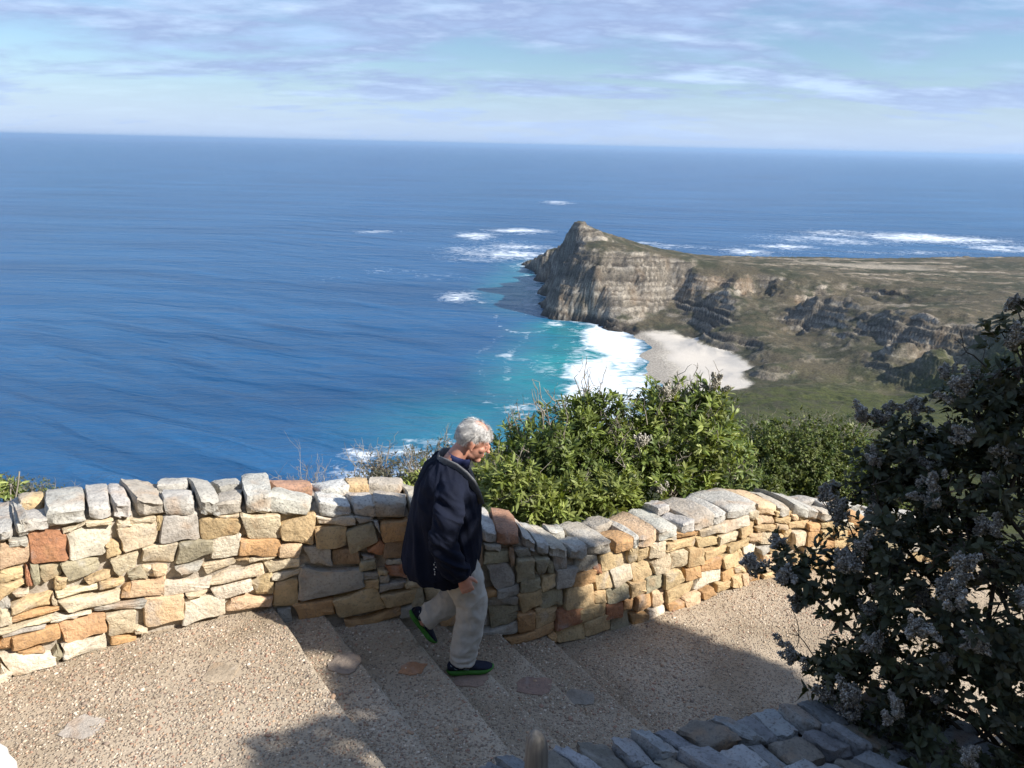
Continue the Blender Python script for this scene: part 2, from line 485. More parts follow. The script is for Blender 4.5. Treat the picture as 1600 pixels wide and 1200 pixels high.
# ------------------------------------------------------------------ sea
def build_sea():
    def geo(a, b, n):
        return np.sign(a) * np.geomspace(abs(a), abs(b), n) if a * b > 0 else None
    xs = np.concatenate([[-90000, -50000, -25000, -12000, -6000, -3000, -1800, -1100], np.arange(-700, 1700, 4.5),
                         [2000, 2600, 3600, 6000, 12000, 25000, 50000, 90000]])
    ys = np.concatenate([[-3000, -1500, -700, -300, 0, 150], np.arange(260, 1000, 4.5), np.arange(1000, 2150, 6),
                         np.arange(2160, 3300, 14), [3600, 4200, 5000, 6500, 9000, 14000, 22000, 40000, 70000, 120000]])
    X, Y = np.meshgrid(xs, ys)
    wxn = X + 9 * fbm(X / 40, Y / 40, 4, 41)
    wyn = Y + 16 * fbm(X / 40, Y / 40, 4, 42)
    hl = land_h(X, Y)
    # depth -> pale shallows
    sh = np.zeros(X.shape)
    foam = np.zeros(X.shape)
    for p in FOAM.split():
        cx, cy, rx, ry, k = map(float, p.split(','))
        m_ = (np.abs(X - cx) < rx * 3 + 40) & (np.abs(Y - cy) < ry * 3 + 60)
        if not m_.any():
            continue
        sc = min(1.0, rx / 25)
        d = np.sqrt(((X[m_] + (wxn - X)[m_] * sc - cx) / rx) ** 2 + ((Y[m_] + (wyn - Y)[m_] * sc - cy) / ry) ** 2)
        foam[m_] = np.maximum(foam[m_], k * np.clip(1.25 - .62 * d, 0, 1.0))
    # a broken ring of foam off the point
    dr = np.sqrt(((wxn * .6 + X * .4 - 14) / 37) ** 2 + ((wyn * .6 + Y * .4 - 932) / 62) ** 2)
    ang = np.arctan2((Y - 932) / 62, (X - 14) / 37)
    foam = np.maximum(foam, np.clip(1 - np.abs(dr - 1) / (.09 + .05 * np.sin(ang * 3)), 0, 1) * (.85 - .35 * (np.sin(ang) > .55)))
    # lines of spent foam following the curve of the beach
    rb = np.hypot((X - 230) / 1.0, (Y - 745) / 1.15) + 16 * fbm(X / 55, Y / 55, 4, 48)
    bay = sstep(150, 60, X) * sstep(-110, -20, X) * sstep(520, 600, Y) * sstep(900, 830, Y)
    for rad, kk in ((168, .62), (196, .55), (232, .55), (262, .45), (300, .42)):
        foam = np.maximum(foam, bay * kk * np.clip(1 - np.abs(rb - rad) / 6.5, 0, 1) ** .5)
    foam = foam * np.clip(.86 + .55 * fbm(X / 70, Y / 55, 4, 49), .3, 1.25)
    # surf along the rocks
    lap = sstep(-9, -1.0, hl) * (1 - .8 * sstep(1.6, 1.0, ((X - 178) / 90) ** 2 + ((Y - 738) / 138) ** 2)) * sstep(250, 420, Y)
    foam = np.maximum(foam, lap * (0.72 + 0.35 * fbm(X / 30, Y / 30, 3, 44)))
    for cx, cy, rx, ry, k in ((70, 745, 75, 130, 1.0), (40, 690, 70, 120, 0.8), (60, 880, 60, 60, 0.75), (20, 560, 130, 90, 0.55),
                              (10, 1180, 60, 200, 0.5), (40, 1320, 70, 140, 0.5)):
        d = np.sqrt(((wxn - cx) / rx) ** 2 + ((wyn - cy) / ry) ** 2)
        sh = np.maximum(sh, k * sstep(1.5, 0.2, d))
    # swell
    ph = (Y * 0.95 + X * 0.30 + 40 * fbm(X / 500, Y / 500, 3, 46))
    amp = 0.55 + 0.45 * fbm(X / 260, Y / 200, 3, 47)
    inb = (X > -700) & (X < 1700) & (Y > 260) & (Y < 3300)
    Zs = np.where(inb, amp * (0.55 * np.sin(ph / 13.0) + 0.3 * np.sin((ph + 0.3 * X) / 7.1)), 0)
    Zs *= sstep(-700, -500, X) * sstep(1700, 1500, X) * sstep(260, 330, Y) * sstep(3300, 2800, Y)
    ny, nx = X.shape
    idx = np.arange(nx * ny).reshape(ny, nx)
    f = np.stack([idx[:-1, :-1], idx[:-1, 1:], idx[1:, 1:], idx[1:, :-1]], -1).reshape(-1, 4)
    V = np.stack([X, Y, Zs + SEA], -1).reshape(-1, 3)
    m, t, b = new_mat("sea_water")
    L = t.links.new
    tc = N(t, 'ShaderNodeTexCoord')
    a_f = N(t, 'ShaderNodeAttribute', attribute_name='foam')
    a_s = N(t, 'ShaderNodeAttribute', attribute_name='shallow')
    # streaky patches on the open water, swell shading put into the colour
    mp0 = N(t, 'ShaderNodeMapping')
    mp0.inputs['Scale'].default_value = (0.0016, 0.006, 1)
    mp0.inputs['Rotation'].default_value = (0, 0, 0.12)
    L(tc.outputs['Object'], mp0.inputs[0])
    nz0 = N(t, 'ShaderNodeTexNoise')
    nz0.inputs['Scale'].default_value = 1
    nz0.inputs['Detail'].default_value = 5
    L(mp0.outputs[0], nz0.inputs['Vector'])
    deep = ramp(t, [(0.30, (0.007, 0.050, 0.132)), (0.70, (0.017, 0.098, 0.228))])
    L(nz0.outputs['Fac'], deep.inputs[0])
    nz1 = N(t, 'ShaderNodeTexNoise')
    nz1.inputs['Scale'].default_value = 0.035
    nz1.inputs['Detail'].default_value = 5
    L(tc.outputs['Object'], nz1.inputs['Vector'])
    sh_k = math_n(t, 'MULTIPLY', a_s.outputs['Fac'], math_n(t, 'ADD', nz1.outputs['Fac'], 0.5))
    sh_k = math_n(t, 'MINIMUM', sh_k, 1.0)
    water = mixc(t, sh_k, deep.outputs[0], (0.018, 0.215, 0.245))
    # foam
    mp = N(t, 'ShaderNodeMapping')
    mp.inputs['Scale'].default_value = (0.075, 0.10, 1)
    mp.inputs['Rotation'].default_value = (0, 0, -0.25)
    L(tc.outputs['Object'], mp.inputs[0])
    nf = N(t, 'ShaderNodeTexNoise')
    nf.inputs['Scale'].default_value = 1.0
    nf.inputs['Detail'].default_value = 9
    nf.inputs['Roughness'].default_value = 0.68
    nf.inputs['Distortion'].default_value = 0.8
    L(mp.outputs[0], nf.inputs['Vector'])
    fsum = math_n(t, 'ADD', a_f.outputs['Fac'], math_n(t, 'MULTIPLY', math_n(t, 'SUBTRACT', nf.outputs['Fac'], 0.5), 2.3))
    fr = N(t, 'ShaderNodeMapRange', interpolation_type='SMOOTHSTEP')
    L(fsum, fr.inputs[0])
    fr.inputs[1].default_value = 0.38
    fr.inputs[2].default_value = 1.22
    gate = N(t, 'ShaderNodeMapRange', interpolation_type='SMOOTHSTEP')
    L(a_f.outputs['Fac'], gate.inputs[0])
    gate.inputs[1].default_value = 0.02
    gate.inputs[2].default_value = 0.3
    fk = math_n(t, 'MULTIPLY', fr.outputs[0], gate.outputs[0])
    fcol = ramp(t, [(0.35, (0.60, 0.68, 0.74)), (0.66, (0.74, 0.78, 0.81))])
    L(nf.outputs['Fac'], fcol.inputs[0])
    col = mixc(t, fk, water, fcol.outputs[0])
    L(col, b.inputs['Base Color'])
    rg = math_n(t, 'ADD', math_n(t, 'MULTIPLY', fk, 0.6), 0.24)
    L(rg, b.inputs['Roughness'])
    b.inputs['IOR'].default_value = 1.333
    b.inputs['Specular IOR Level'].default_value = 0.4
    # chop: two sizes of waves
    mp2 = N(t, 'ShaderNodeMapping')
    mp2.inputs['Scale'].default_value = (0.035, 0.10, 1)
    mp2.inputs['Rotation'].default_value = (0, 0, -0.28)
    L(tc.outputs['Object'], mp2.inputs[0])
    w1 = N(t, 'ShaderNodeTexNoise')
    w1.inputs['Scale'].default_value = 1
    w1.inputs['Detail'].default_value = 7
    w1.inputs['Roughness'].default_value = 0.62
    w1.inputs['Distortion'].default_value = 0.3
    L(mp2.outputs[0], w1.inputs['Vector'])
    bp = N(t, 'ShaderNodeBump')
    bp.inputs['Strength'].default_value = 0.85
    bp.inputs['Distance'].default_value = 3.2
    L(w1.outputs['Fac'], bp.inputs['Height'])
    mp3 = N(t, 'ShaderNodeMapping')
    mp3.inputs['Scale'].default_value = (0.0045, 0.019, 1)
    mp3.inputs['Rotation'].default_value = (0, 0, -0.22)
    L(tc.outputs['Object'], mp3.inputs[0])
    w2 = N(t, 'ShaderNodeTexNoise')
    w2.inputs['Scale'].default_value = 1
    w2.inputs['Detail'].default_value = 3
    w2.inputs['Distortion'].default_value = 0.4
    L(mp3.outputs[0], w2.inputs['Vector'])
    bp2 = N(t, 'ShaderNodeBump')
    bp2.inputs['Strength'].default_value = 0.9
    bp2.inputs['Distance'].default_value = 9.0
    L(w2.outputs['Fac'], bp2.inputs['Height'])
    L(bp2.outputs[0], bp.inputs['Normal'])
    L(bp.outputs[0], b.inputs['Normal'])
    o = mesh_obj('sea', V, f, m, smooth=True, attrs={'foam': foam.ravel(), 'shallow': sh.ravel()})
    tag(o, 'deep blue open sea with white surf along the rocks', kind='structure')


build_sea()


# ------------------------------------------------------------------ sea air
def build_haze():
    x0, x1, y0, y1, z0, z1 = -95000, 95000, -3500, 125000, SEA - 30, 60.0
    V = [(x, y, z) for z in (z0, z1) for y in (y0, y1) for x in (x0, x1)]
    F = [(0, 2, 3, 1), (4, 5, 7, 6), (0, 1, 5, 4), (2, 6, 7, 3), (0, 4, 6, 2), (1, 3, 7, 5)]
    m = bpy.data.materials.new('sea_air')
    m.use_nodes = True
    t = m.node_tree
    t.nodes.remove(t.nodes['Principled BSDF'])
    v = N(t, 'ShaderNodeVolumePrincipled')
    v.inputs['Color'].default_value = (0.46, 0.69, 1.0, 1)
    v.inputs['Density'].default_value = HAZE
    v.inputs['Anisotropy'].default_value = 0.2
    t.links.new(v.outputs[0], t.nodes['Material Output'].inputs['Volume'])
    o = mesh_obj('haze', V, F, m)
    tag(o, 'thin bluish sea haze over the water and headland', 'haze', kind='stuff')


HAZE = 3.2e-5
build_haze()

# ------------------------------------------------------------------ plan of the parapet (front foot of the wall)
PL = np.array([(-5.2, 1.75), (-4.0, 2.75), (-2.75, 3.70), (-2.09, 4.15), (-1.47, 4.45), (-1.0, 4.60), (-0.65, 4.70), (-0.19, 4.82),
               (0.17, 4.90), (0.36, 4.98), (1.02, 5.33), (1.56, 5.64), (2.08, 5.97), (2.6, 6.22), (3.2, 6.42), (4.6, 6.7)])


def catmull(P, n=12):
    out = []
    for i in range(len(P) - 1):
        p0, p1, p2, p3 = P[max(i - 1, 0)], P[i], P[i + 1], P[min(i + 2, len(P) - 1)]
        for t in np.linspace(0, 1, n, endpoint=False):
            out.append(.5 * ((2 * p1) + (-p0 + p2) * t + (2 * p0 - 5 * p1 + 4 * p2 - p3) * t * t + (-p0 + 3 * p1 - 3 * p2 + p3) * t ** 3))
    out.append(P[-1])
    return np.array(out)


CV = catmull(PL)
CS = np.concatenate([[0], np.cumsum(np.linalg.norm(np.diff(CV, axis=0), axis=1))])
SMAX = CS[-1]


def wpos(s):
    return np.stack([np.interp(s, CS, CV[:, 0]), np.interp(s, CS, CV[:, 1])], -1)


def wnorm(s):
    """unit normal towards the path"""
    s = np.asarray(s, float)
    d = wpos(np.clip(s + .15, 0, SMAX)) - wpos(np.clip(s - .15, 0, SMAX))
    d /= np.linalg.norm(d, axis=-1, keepdims=True)
    return np.stack([d[..., 1], -d[..., 0]], -1)


def wpt(s, off, z):
    """point on the wall: s along it, off proud of its face, z up"""
    p = wpos(s) + wnorm(s) * np.asarray(off, float)[..., None]
    return np.concatenate([p, np.broadcast_to(np.asarray(z, float), p.shape[:-1])[..., None]], -1)


EDGE = [(-1.46, 4.42, .563, -.826), (-1.16, 4.55, .559, -.829), (-.72, 4.66, .528, -.849), (-.40, 4.76, .548, -.836),
        (-.05, 4.84, .549, -.836), (.30, 4.94, .524, -.852)]
ES = [float(CS[np.argmin(((CV - np.array(e[:2])) ** 2).sum(1))]) for e in EDGE]
_es = np.array([0.0] + ES + [SMAX])
_ed = np.array([(.55, -.835)] + [e[2:] for e in EDGE] + [(.50, -.866)])
RISE = 0.10


def pathpt(s, u):
    """s along the wall, u metres away from it over the path"""
    d = np.stack([np.interp(s, _es, _ed[:, 0]), np.interp(s, _es, _ed[:, 1])], -1)
    return wpos(s) + d * np.asarray(u, float)[..., None]


# ------------------------------------------------------------------ materials of stone and path
def make_stone_mat(name='sandstone', lichen=0.0):
    m, t, b = new_mat(name)
    L = t.links.new
    oi = N(t, 'ShaderNodeObjectInfo')
    tc = N(t, 'ShaderNodeTexCoord')
    geo = N(t, 'ShaderNodeNewGeometry')
    add = N(t, 'ShaderNodeVectorMath', operation='ADD')
    L(geo.outputs['Position'], add.inputs[0])
    L(oi.outputs['Random'], add.inputs[1])
    n1 = N(t, 'ShaderNodeTexNoise')
    n1.inputs['Scale'].default_value = 9
    n1.inputs['Detail'].default_value = 6
    n1.inputs['Roughness'].default_value = 0.6
    L(add.outputs[0], n1.inputs['Vector'])
    r1 = ramp(t, [(0.28, (0.70, 0.69, 0.68)), (0.5, (1.0, 1.0, 1.0)), (0.72, (1.20, 1.19, 1.16))])
    L(n1.outputs['Fac'], r1.inputs[0])
    col = mixc(t, 1.0, oi.outputs['Color'], r1.outputs[0], 'MULTIPLY')
    # iron staining and grey weathering in patches
    n2 = N(t, 'ShaderNodeTexNoise')
    n2.inputs['Scale'].default_value = 5
    n2.inputs['Detail'].default_value = 5
    n2.inputs['Distortion'].default_value = 0.6
    L(add.outputs[0], n2.inputs['Vector'])
    r2 = ramp(t, [(0.55, (0, 0, 0)), (0.72, (1, 1, 1))])
    L(n2.outputs['Fac'], r2.inputs[0])
    col = mixc(t, math_n(t, 'MULTIPLY', r2.outputs[0], 0.45), col, (0.46, 0.27, 0.13))
    r3 = ramp(t, [(0.28, (1, 1, 1)), (0.42, (0, 0, 0))])
    L(n2.outputs['Fac'], r3.inputs[0])
    col = mixc(t, math_n(t, 'MULTIPLY', r3.outputs[0], 0.45), col, (0.44, 0.44, 0.43))
    # fine dark specks, lichen
    n3 = N(t, 'ShaderNodeTexNoise')
    n3.inputs['Scale'].default_value = 70
    n3.inputs['Detail'].default_value = 4
    L(add.outputs[0], n3.inputs['Vector'])
    r4 = ramp(t, [(0.52, (0, 0, 0)), (0.70, (1, 1, 1))])
    L(n3.outputs['Fac'], r4.inputs[0])
    col = mixc(t, math_n(t, 'MULTIPLY', r4.outputs[0], 0.38 + lichen), col, (0.13, 0.12, 0.11))
    L(col, b.inputs['Base Color'])
    b.inputs['Roughness'].default_value = 0.92
    b.inputs['Specular IOR Level'].default_value = 0.15
    n4 = N(t, 'ShaderNodeTexNoise')
    n4.inputs['Scale'].default_value = 32
    n4.inputs['Detail'].default_value = 8
    n4.inputs['Roughness'].default_value = 0.65
    L(add.outputs[0], n4.inputs['Vector'])
    bp = N(t, 'ShaderNodeBump')
    bp.inputs['Strength'].default_value = 0.9
    bp.inputs['Distance'].default_value = 0.018
    L(n4.outputs['Fac'], bp.inputs['Height'])
    L(bp.outputs[0], b.inputs['Normal'])
    return m


M_STONE = make_stone_mat()
M_CAP = make_stone_mat('weathered_capstone', 0.25)
M_MORTAR = simple_mat('pale_mortar', (0.37, 0.325, 0.265), 0.95, 0.3, 14, 0.8, 70)

SCOL = {'g': (0.42, 0.395, 0.345), 'w': (0.69, 0.615, 0.49), 'c': (0.63, 0.53, 0.375), 'y': (0.56, 0.42, 0.24), 'o': (0.53, 0.33, 0.165),
        'r': (0.42, 0.205, 0.115), 'n': (0.38, 0.34, 0.235), 'k': (0.60, 0.44, 0.285), 'p': (0.56, 0.35, 0.205), 'b': (0.34, 0.235, 0.15)}


def jcol(c, k=0.10):
    f = 1 + random.uniform(-k, k)
    return tuple(max(0.02, min(0.85, v * f * (1 + random.uniform(-.015, .015)))) for v in c) + (1,)


CB = np.array([(3.239, 0.806), (3.373, 0.831), (3.476, 0.814), (3.662, 0.815), (3.853, 0.784), (4.036, 0.767), (4.207, 0.729), (4.329, 0.693), (4.493, 0.69), (4.659, 0.662), (4.879, 0.611), (5.102, 0.587), (5.261, 0.564), (5.486, 0.53), (5.737, 0.426), (5.984, 0.302), (6.084, 0.274), (6.239, 0.251), (6.354, 0.17), (6.451, 0.143), (6.661, 0.075), (6.849, 0.062), (6.96, 0.041), (7.13, 0.037), (7.276, 0.029), (7.453, 0.066), (7.705, 0.05), (7.923, 0.052), (8.092, 0.055), (8.346, 0.03), (8.429, 0.022), (8.787, -0.07), (9.006, -0.133), (9.297, -0.212), (9.612, -0.295), (9.814, -0.339)])
CAPS = [(3.239, 3.322), (3.322, 3.364), (3.364, 3.476), (3.476, 3.662), (3.675, 3.782), (3.789, 3.873), (3.879, 4.033), (4.05, 4.21), (4.217, 4.329), (4.34, 4.482), (4.496, 4.648), (4.652, 4.879), (4.914, 5.106), (5.113, 5.257), (5.266, 5.478), (5.486, 5.695), (5.703, 5.962), (5.975, 6.071), (6.08, 6.239), (6.248, 6.345), (6.35, 6.436), (6.446, 6.586), (6.597, 6.735), (6.746, 6.944), (6.96, 7.119), (7.124, 7.182), (7.188, 7.364), (7.376, 7.558), (7.571, 7.699), (7.705, 7.923), (7.937, 8.077), (8.092, 8.414), (8.429, 8.654), (8.661, 8.809), (8.824, 8.992), (8.999, 9.122), (9.129, 9.297), (9.305, 9.455), (9.461, 9.612), (9.619, 9.794)]
STONES = "r3375,831,3532,760,3518,618,3365,640;w3542,771,3769,767,3711,600,3554,603;c3794,733,3999,734,3976,589,3807,585;k3236,785,3355,757,3353,644,3217,646;g3335,900,3375,909,3377,810,3323,806;g3278,799,3360,795,3355,757,3280,772;c3528,788,3639,806,3626,789,3531,767;c3645,808,3764,799,3762,775,3643,788;c3787,769,3861,762,3860,731,3800,731;c3869,757,3990,761,3993,735,3869,729;y3998,748,4036,747,4028,663,3998,663;y3216,640,3316,622,3311,566,3206,570;r3325,632,3346,612,3348,509,3323,521;n3346,633,3391,618,3385,511,3351,512;n3398,610,3494,601,3485,528,3396,508;n3494,601,3669,584,3672,506,3518,489;y3722,653,3780,659,3789,579,3724,568;c3730,545,3883,554,3854,475,3768,438;c3918,574,4092,562,4056,445,3908,483;y3600,471,3721,484,3717,449,3617,426;y3668,428,3795,416,3779,384,3668,378;y3456,516,3510,513,3496,440,3448,449;c3457,439,3664,412,3660,384,3457,390;y3205,560,3317,554,3318,519,3194,480;n3808,430,3887,452,3916,385,3834,394;c3893,450,4029,422,4006,369,3922,380;y3241,434,3424,437,3410,369,3240,383;o3235,368,3452,354,3437,324,3233,316;c3186,420,3235,402,3224,323,3172,322;g3194,478,3238,463,3231,417,3186,420;c3429,432,3449,376,3456,346,3420,358;c3461,379,3757,338,3745,286,3501,305;g3624,289,3891,257,3862,206,3631,254;w3413,304,3609,265,3518,260,3407,260;c3169,302,3402,301,3393,276,3170,274;g3175,269,3374,258,3362,244,3178,250;o3217,235,3435,239,3420,144,3217,158;o3161,243,3212,237,3208,168,3152,176;p3445,253,3665,217,3661,107,3456,119;c3678,205,3820,204,3818,46,3684,77;o3790,368,3829,379,3806,297,3759,304;k3835,377,3995,351,3977,262,3805,294;w3449,104,3653,88,3650,6,3448,9;o3230,138,3336,126,3353,90,3248,117;n3390,76,3420,100,3435,36,3393,16;w3153,148,3389,69,3386,4,3187,13;w3142,103,3183,22,3167,-15,3127,-5;o3685,61,3813,29,3809,-12,3685,9;c3812,78,3873,74,3875,35,3815,47;c3263,495,3331,500,3322,468,3264,467;g4044,753,4206,727,4217,564,3998,591;y4233,678,4450,660,4432,559,4232,561;c4322,705,4446,694,4441,669,4321,683;c4461,680,4672,653,4678,477,4495,521;y4691,582,4895,616,4878,417,4691,482;n4114,557,4281,543,4275,470,4074,426;w4287,542,4448,556,4429,423,4274,425;o4449,518,4674,477,4658,376,4435,422;k4675,438,4807,430,4778,344,4667,362;g4816,401,4983,372,4975,262,4865,284;c4218,392,4402,406,4398,360,4241,334;c4250,278,4541,332,4561,273,4259,242;c4575,333,4775,337,4775,281,4603,257;w4615,223,4816,267,4792,215,4620,198;y4487,218,4616,239,4607,105,4514,125;y4629,177,4769,168,4752,-8,4611,4;g4808,262,5160,195,5165,77,4775,33;w4003,325,4251,293,4233,236,3995,241;c4112,228,4226,223,4204,190,4122,195;w4257,207,4482,242,4477,165,4303,134;c4486,389,4637,368,4636,352,4489,350;y4408,404,4486,396,4484,374,4412,373;g4072,411,4216,408,4193,360,4105,359;k3953,442,4025,431,4008,376,3947,384;k3892,256,4099,213,4074,58,3880,78;w4108,188,4323,149,4308,35,4081,25;k4367,123,4600,87,4589,25,4329,50;g4627,-23,4709,-32,4719,-116,4655,-128;o4749,3,4975,7,4983,-103,4767,-112;y4895,526,5075,524,5062,390,4900,391;w4910,602,5135,573,5129,527,4924,546;g5144,581,5256,563,5247,536,5163,537;n5078,482,5247,517,5282,400,5105,322;o5297,512,5477,520,5466,388,5315,386;r5199,329,5294,384,5315,358,5300,283;b5319,376,5457,379,5438,256,5317,271;b4990,361,5140,351,5162,243,4989,252;n5162,262,5248,260,5263,190,5156,191;g5172,174,5284,158,5270,116,5179,124;g5334,249,5433,247,5433,208,5333,211;r5332,201,5432,198,5453,112,5340,141;g5283,139,5340,136,5343,87,5286,84;y5183,114,5274,106,5268,52,5173,51;g5286,70,5444,88,5425,41,5284,20;y4987,5,5246,41,5312,-99,5020,-124;y5293,-1,5558,8,5539,-75,5334,-102;o5157,-170,5405,-107,5412,-169,5155,-221;o5045,-157,5148,-164,5146,-224,5060,-215;g5418,-129,5557,-83,5561,-190,5421,-191;y5271,180,5332,172,5331,142,5275,155;g5181,303,5248,280,5256,259,5188,268;c5443,68,5559,73,5558,23,5451,27;g5260,535,5285,532,5291,446,5263,506;n5506,474,5728,413,5728,225,5503,280;b5746,392,5962,276,5964,117,5745,204;y5503,252,5694,205,5693,86,5500,101;n5702,185,5955,94,5947,-28,5702,66;y5736,32,5979,-46,5967,-179,5736,-114;c5572,19,5719,49,5701,-61,5597,-95;o5692,-158,5815,-164,5807,-308,5691,-302;g5824,-185,6003,-208,5995,-333,5833,-312;n5478,17,5555,26,5570,-126,5497,-140;g5989,281,6090,276,6090,230,5994,244;n5985,226,6145,216,6147,133,5986,143;g5999,128,6160,122,6189,-31,6053,-56;n6206,146,6323,143,6332,0,6206,-18;g6187,231,6290,226,6305,155,6223,149;b6149,235,6183,232,6190,129,6156,127;n6336,141,6426,146,6411,36,6348,31;n6427,118,6482,76,6485,-1,6436,6;g6454,168,6562,153,6573,36,6489,27;g6499,25,6664,5,6636,-135,6505,-112;g6660,97,6814,76,6848,-50,6677,-42;r6804,-19,6867,-15,6882,-88,6829,-84;n6245,-18,6367,-4,6370,-81,6242,-103;y6381,-16,6486,-10,6484,-97,6398,-115;o6653,-70,6817,-52,6823,-152,6647,-147;o6002,-70,6065,-67,6070,-115,6002,-112;g6074,-58,6224,-44,6226,-125,6079,-125;y6230,-121,6379,-92,6378,-198,6255,-269;n6389,-123,6546,-141,6561,-263,6393,-245;y6606,-147,6808,-169,6823,-333,6583,-304;y6822,-232,6924,-249,6930,-342,6838,-327;g6007,-127,6217,-144,6214,-206,6025,-196;n6020,-205,6219,-216,6217,-323,6044,-373;o6225,-275,6340,-271,6348,-410,6233,-424;y6348,-253,6522,-273,6517,-391,6362,-422;r6533,-306,6728,-333,6724,-448,6525,-463;y6708,-343,6925,-351,6927,-454,6714,-445;g5984,-380,6217,-333,6224,-413,5993,-426;o6145,-443,6497,-405,6500,-466,6204,-515;y6535,-476,6747,-475,6758,-592,6545,-575;y6757,-468,6960,-463,6979,-583,6774,-586;o6461,-496,6510,-479,6513,-551,6473,-550;y6866,47,7062,37,7076,-75,6885,-75;y7113,41,7187,44,7198,-84,7133,-74;y7194,32,7289,15,7285,-74,7210,-87;c7298,50,7444,31,7456,-95,7316,-87;y7458,12,7757,-6,7753,-87,7465,-65;o7551,70,7750,56,7754,17,7568,23;c7380,73,7540,57,7543,24,7382,46;c7783,53,8016,35,8024,-28,7818,-21;w8015,17,8306,42,8317,-30,8010,-40;y7758,-17,8000,-55,7996,-132,7803,-116;y6831,-98,6940,-74,6995,-224,6850,-228;c6958,-88,7140,-91,7143,-198,7007,-232;y7158,-96,7311,-102,7334,-226,7182,-251;c7339,-141,7492,-82,7534,-256,7390,-240;c7511,-87,7664,-97,7683,-218,7544,-225;y7683,-97,7844,-126,7861,-265,7692,-237;y7860,-147,8125,-178,8119,-245,7870,-228;o7872,-245,8056,-262,8071,-369,7849,-341;o7675,-260,7828,-273,7840,-372,7687,-369;y7471,-250,7610,-254,7659,-356,7484,-386;n7289,-257,7447,-255,7469,-360,7305,-376;y7147,-252,7264,-251,7291,-356,7167,-366;n6940,-241,7111,-243,7119,-342,6960,-363;w7866,-362,8071,-369,8055,-468,7791,-478;y7498,-401,7769,-397,7764,-476,7529,-522;o7216,-379,7324,-387,7358,-495,7212,-487;o7097,-368,7192,-383,7187,-469,7104,-457;r6937,-368,7063,-370,7083,-484,6945,-488;k7373,-389,7485,-397,7496,-512,7384,-514;w7342,-524,7498,-535,7506,-617,7345,-626;o7180,-522,7325,-542,7332,-622,7199,-622;n6992,-502,7153,-482,7170,-630,6999,-613;o7530,-533,7679,-542,7702,-629,7558,-621;k7690,-523,7856,-514,7848,-615,7716,-639;o7870,-518,7974,-514,8035,-590,7892,-582;y8028,-483,8179,-506,8189,-580,8054,-573;y8235,-49,8405,-12,8412,-144,8242,-140;c8308,71,8419,64,8418,-15,8324,8;k8435,41,8619,-4,8633,-98,8431,-58;y8629,9,8822,-33,8829,-81,8643,-39;y8644,-49,8816,-79,8814,-140,8652,-97;k8826,-60,8902,-79,8910,-127,8833,-108;y8916,-86,8972,-96,8973,-138,8923,-129;y8421,-76,8636,-114,8605,-158,8450,-138;k8654,-113,8790,-146,8798,-199,8656,-164;y8812,-129,9037,-159,9030,-232,8833,-185;c8008,-68,8226,-77,8218,-154,8017,-139;k8346,-138,8485,-162,8490,-234,8362,-202;c8490,-153,8645,-172,8675,-287,8513,-261;y8666,-228,8755,-237,8783,-337,8680,-320;y8137,-182,8351,-169,8345,-218,8141,-253;w8300,-226,8465,-239,8479,-335,8320,-313;g8498,-288,8615,-305,8624,-370,8523,-366;y8616,-316,8791,-349,8766,-391,8638,-373;k8564,-386,8731,-410,8742,-481,8588,-466;c8744,-413,8850,-452,8835,-512,8757,-495;y8773,-194,8856,-210,8873,-319,8799,-325;c8864,-222,9010,-260,9030,-380,8899,-366;o9027,-253,9151,-268,9156,-408,9044,-394;o9029,-184,9165,-207,9163,-265,9038,-244;y9169,-192,9363,-223,9350,-285,9184,-248;y9176,-267,9301,-283,9334,-337,9207,-380;y9341,-306,9455,-311,9472,-378,9365,-374;c9375,-225,9507,-242,9530,-309,9399,-293;o9474,-319,9602,-328,9613,-395,9491,-386;c9016,-410,9201,-422,9213,-489,9052,-481;o9209,-391,9346,-403,9350,-502,9223,-480;y9354,-383,9487,-396,9502,-491,9371,-484;c9498,-398,9627,-407,9642,-497,9514,-493;y8072,-263,8247,-262,8271,-381,8093,-370;y8252,-254,8305,-258,8317,-338,8270,-329;o8084,-397,8215,-405,8234,-493,8097,-493;y8200,-483,8318,-477,8323,-603,8212,-569;k8326,-489,8402,-511,8403,-606,8342,-598;y8227,-399,8322,-416,8371,-482,8249,-456;y8404,-439,8547,-445,8560,-532,8429,-513;o8417,-520,8548,-540,8547,-613,8428,-597;c8577,-473,8733,-500,8743,-566,8587,-539;y8575,-547,8718,-571,8729,-638,8585,-613;y8759,-506,8910,-518,8922,-595,8769,-572;o8745,-577,8899,-607,8909,-668,8755,-644;y8927,-467,9077,-485,9089,-564,8939,-545;o9088,-482,9239,-499,9253,-584,9102,-566;y9251,-496,9387,-508,9402,-598,9265,-580;k9398,-499,9540,-507,9555,-597,9413,-594;c8928,-553,9078,-572,9091,-651,8940,-632;y9091,-575,9230,-596,9243,-670,9104,-654;y9242,-593,9392,-608,9405,-687,9256,-672;o9403,-604,9534,-611,9548,-696,9417,-689"


def cap_bottom(s):
    s = np.asarray(s, float)
    z = np.interp(s, CB[:, 0], CB[:, 1])
    return np.where(s < CB[0, 0], CB[0, 1] + (CB[0, 0] - s) * 0.05, np.where(s > CB[-1, 0], CB[-1, 1] - (s - CB[-1, 0]) * 0.2, z))


def foot(s):
    """level of the path at the wall"""
    z = 0.0
    out = np.zeros(np.shape(s))
    for k, e in enumerate(ES):
        out = np.where(np.asarray(s) > e, -RISE * (k + 1), out)
    return np.where(np.asarray(s) > 8.6, -0.6 - 0.12 * (np.asarray(s) - 8.6), out)


def finish(me, ang=38):
    me.polygons.foreach_set('use_smooth', np.ones(len(me.polygons), bool))
    me.set_sharp_from_angle(angle=math.radians(ang))


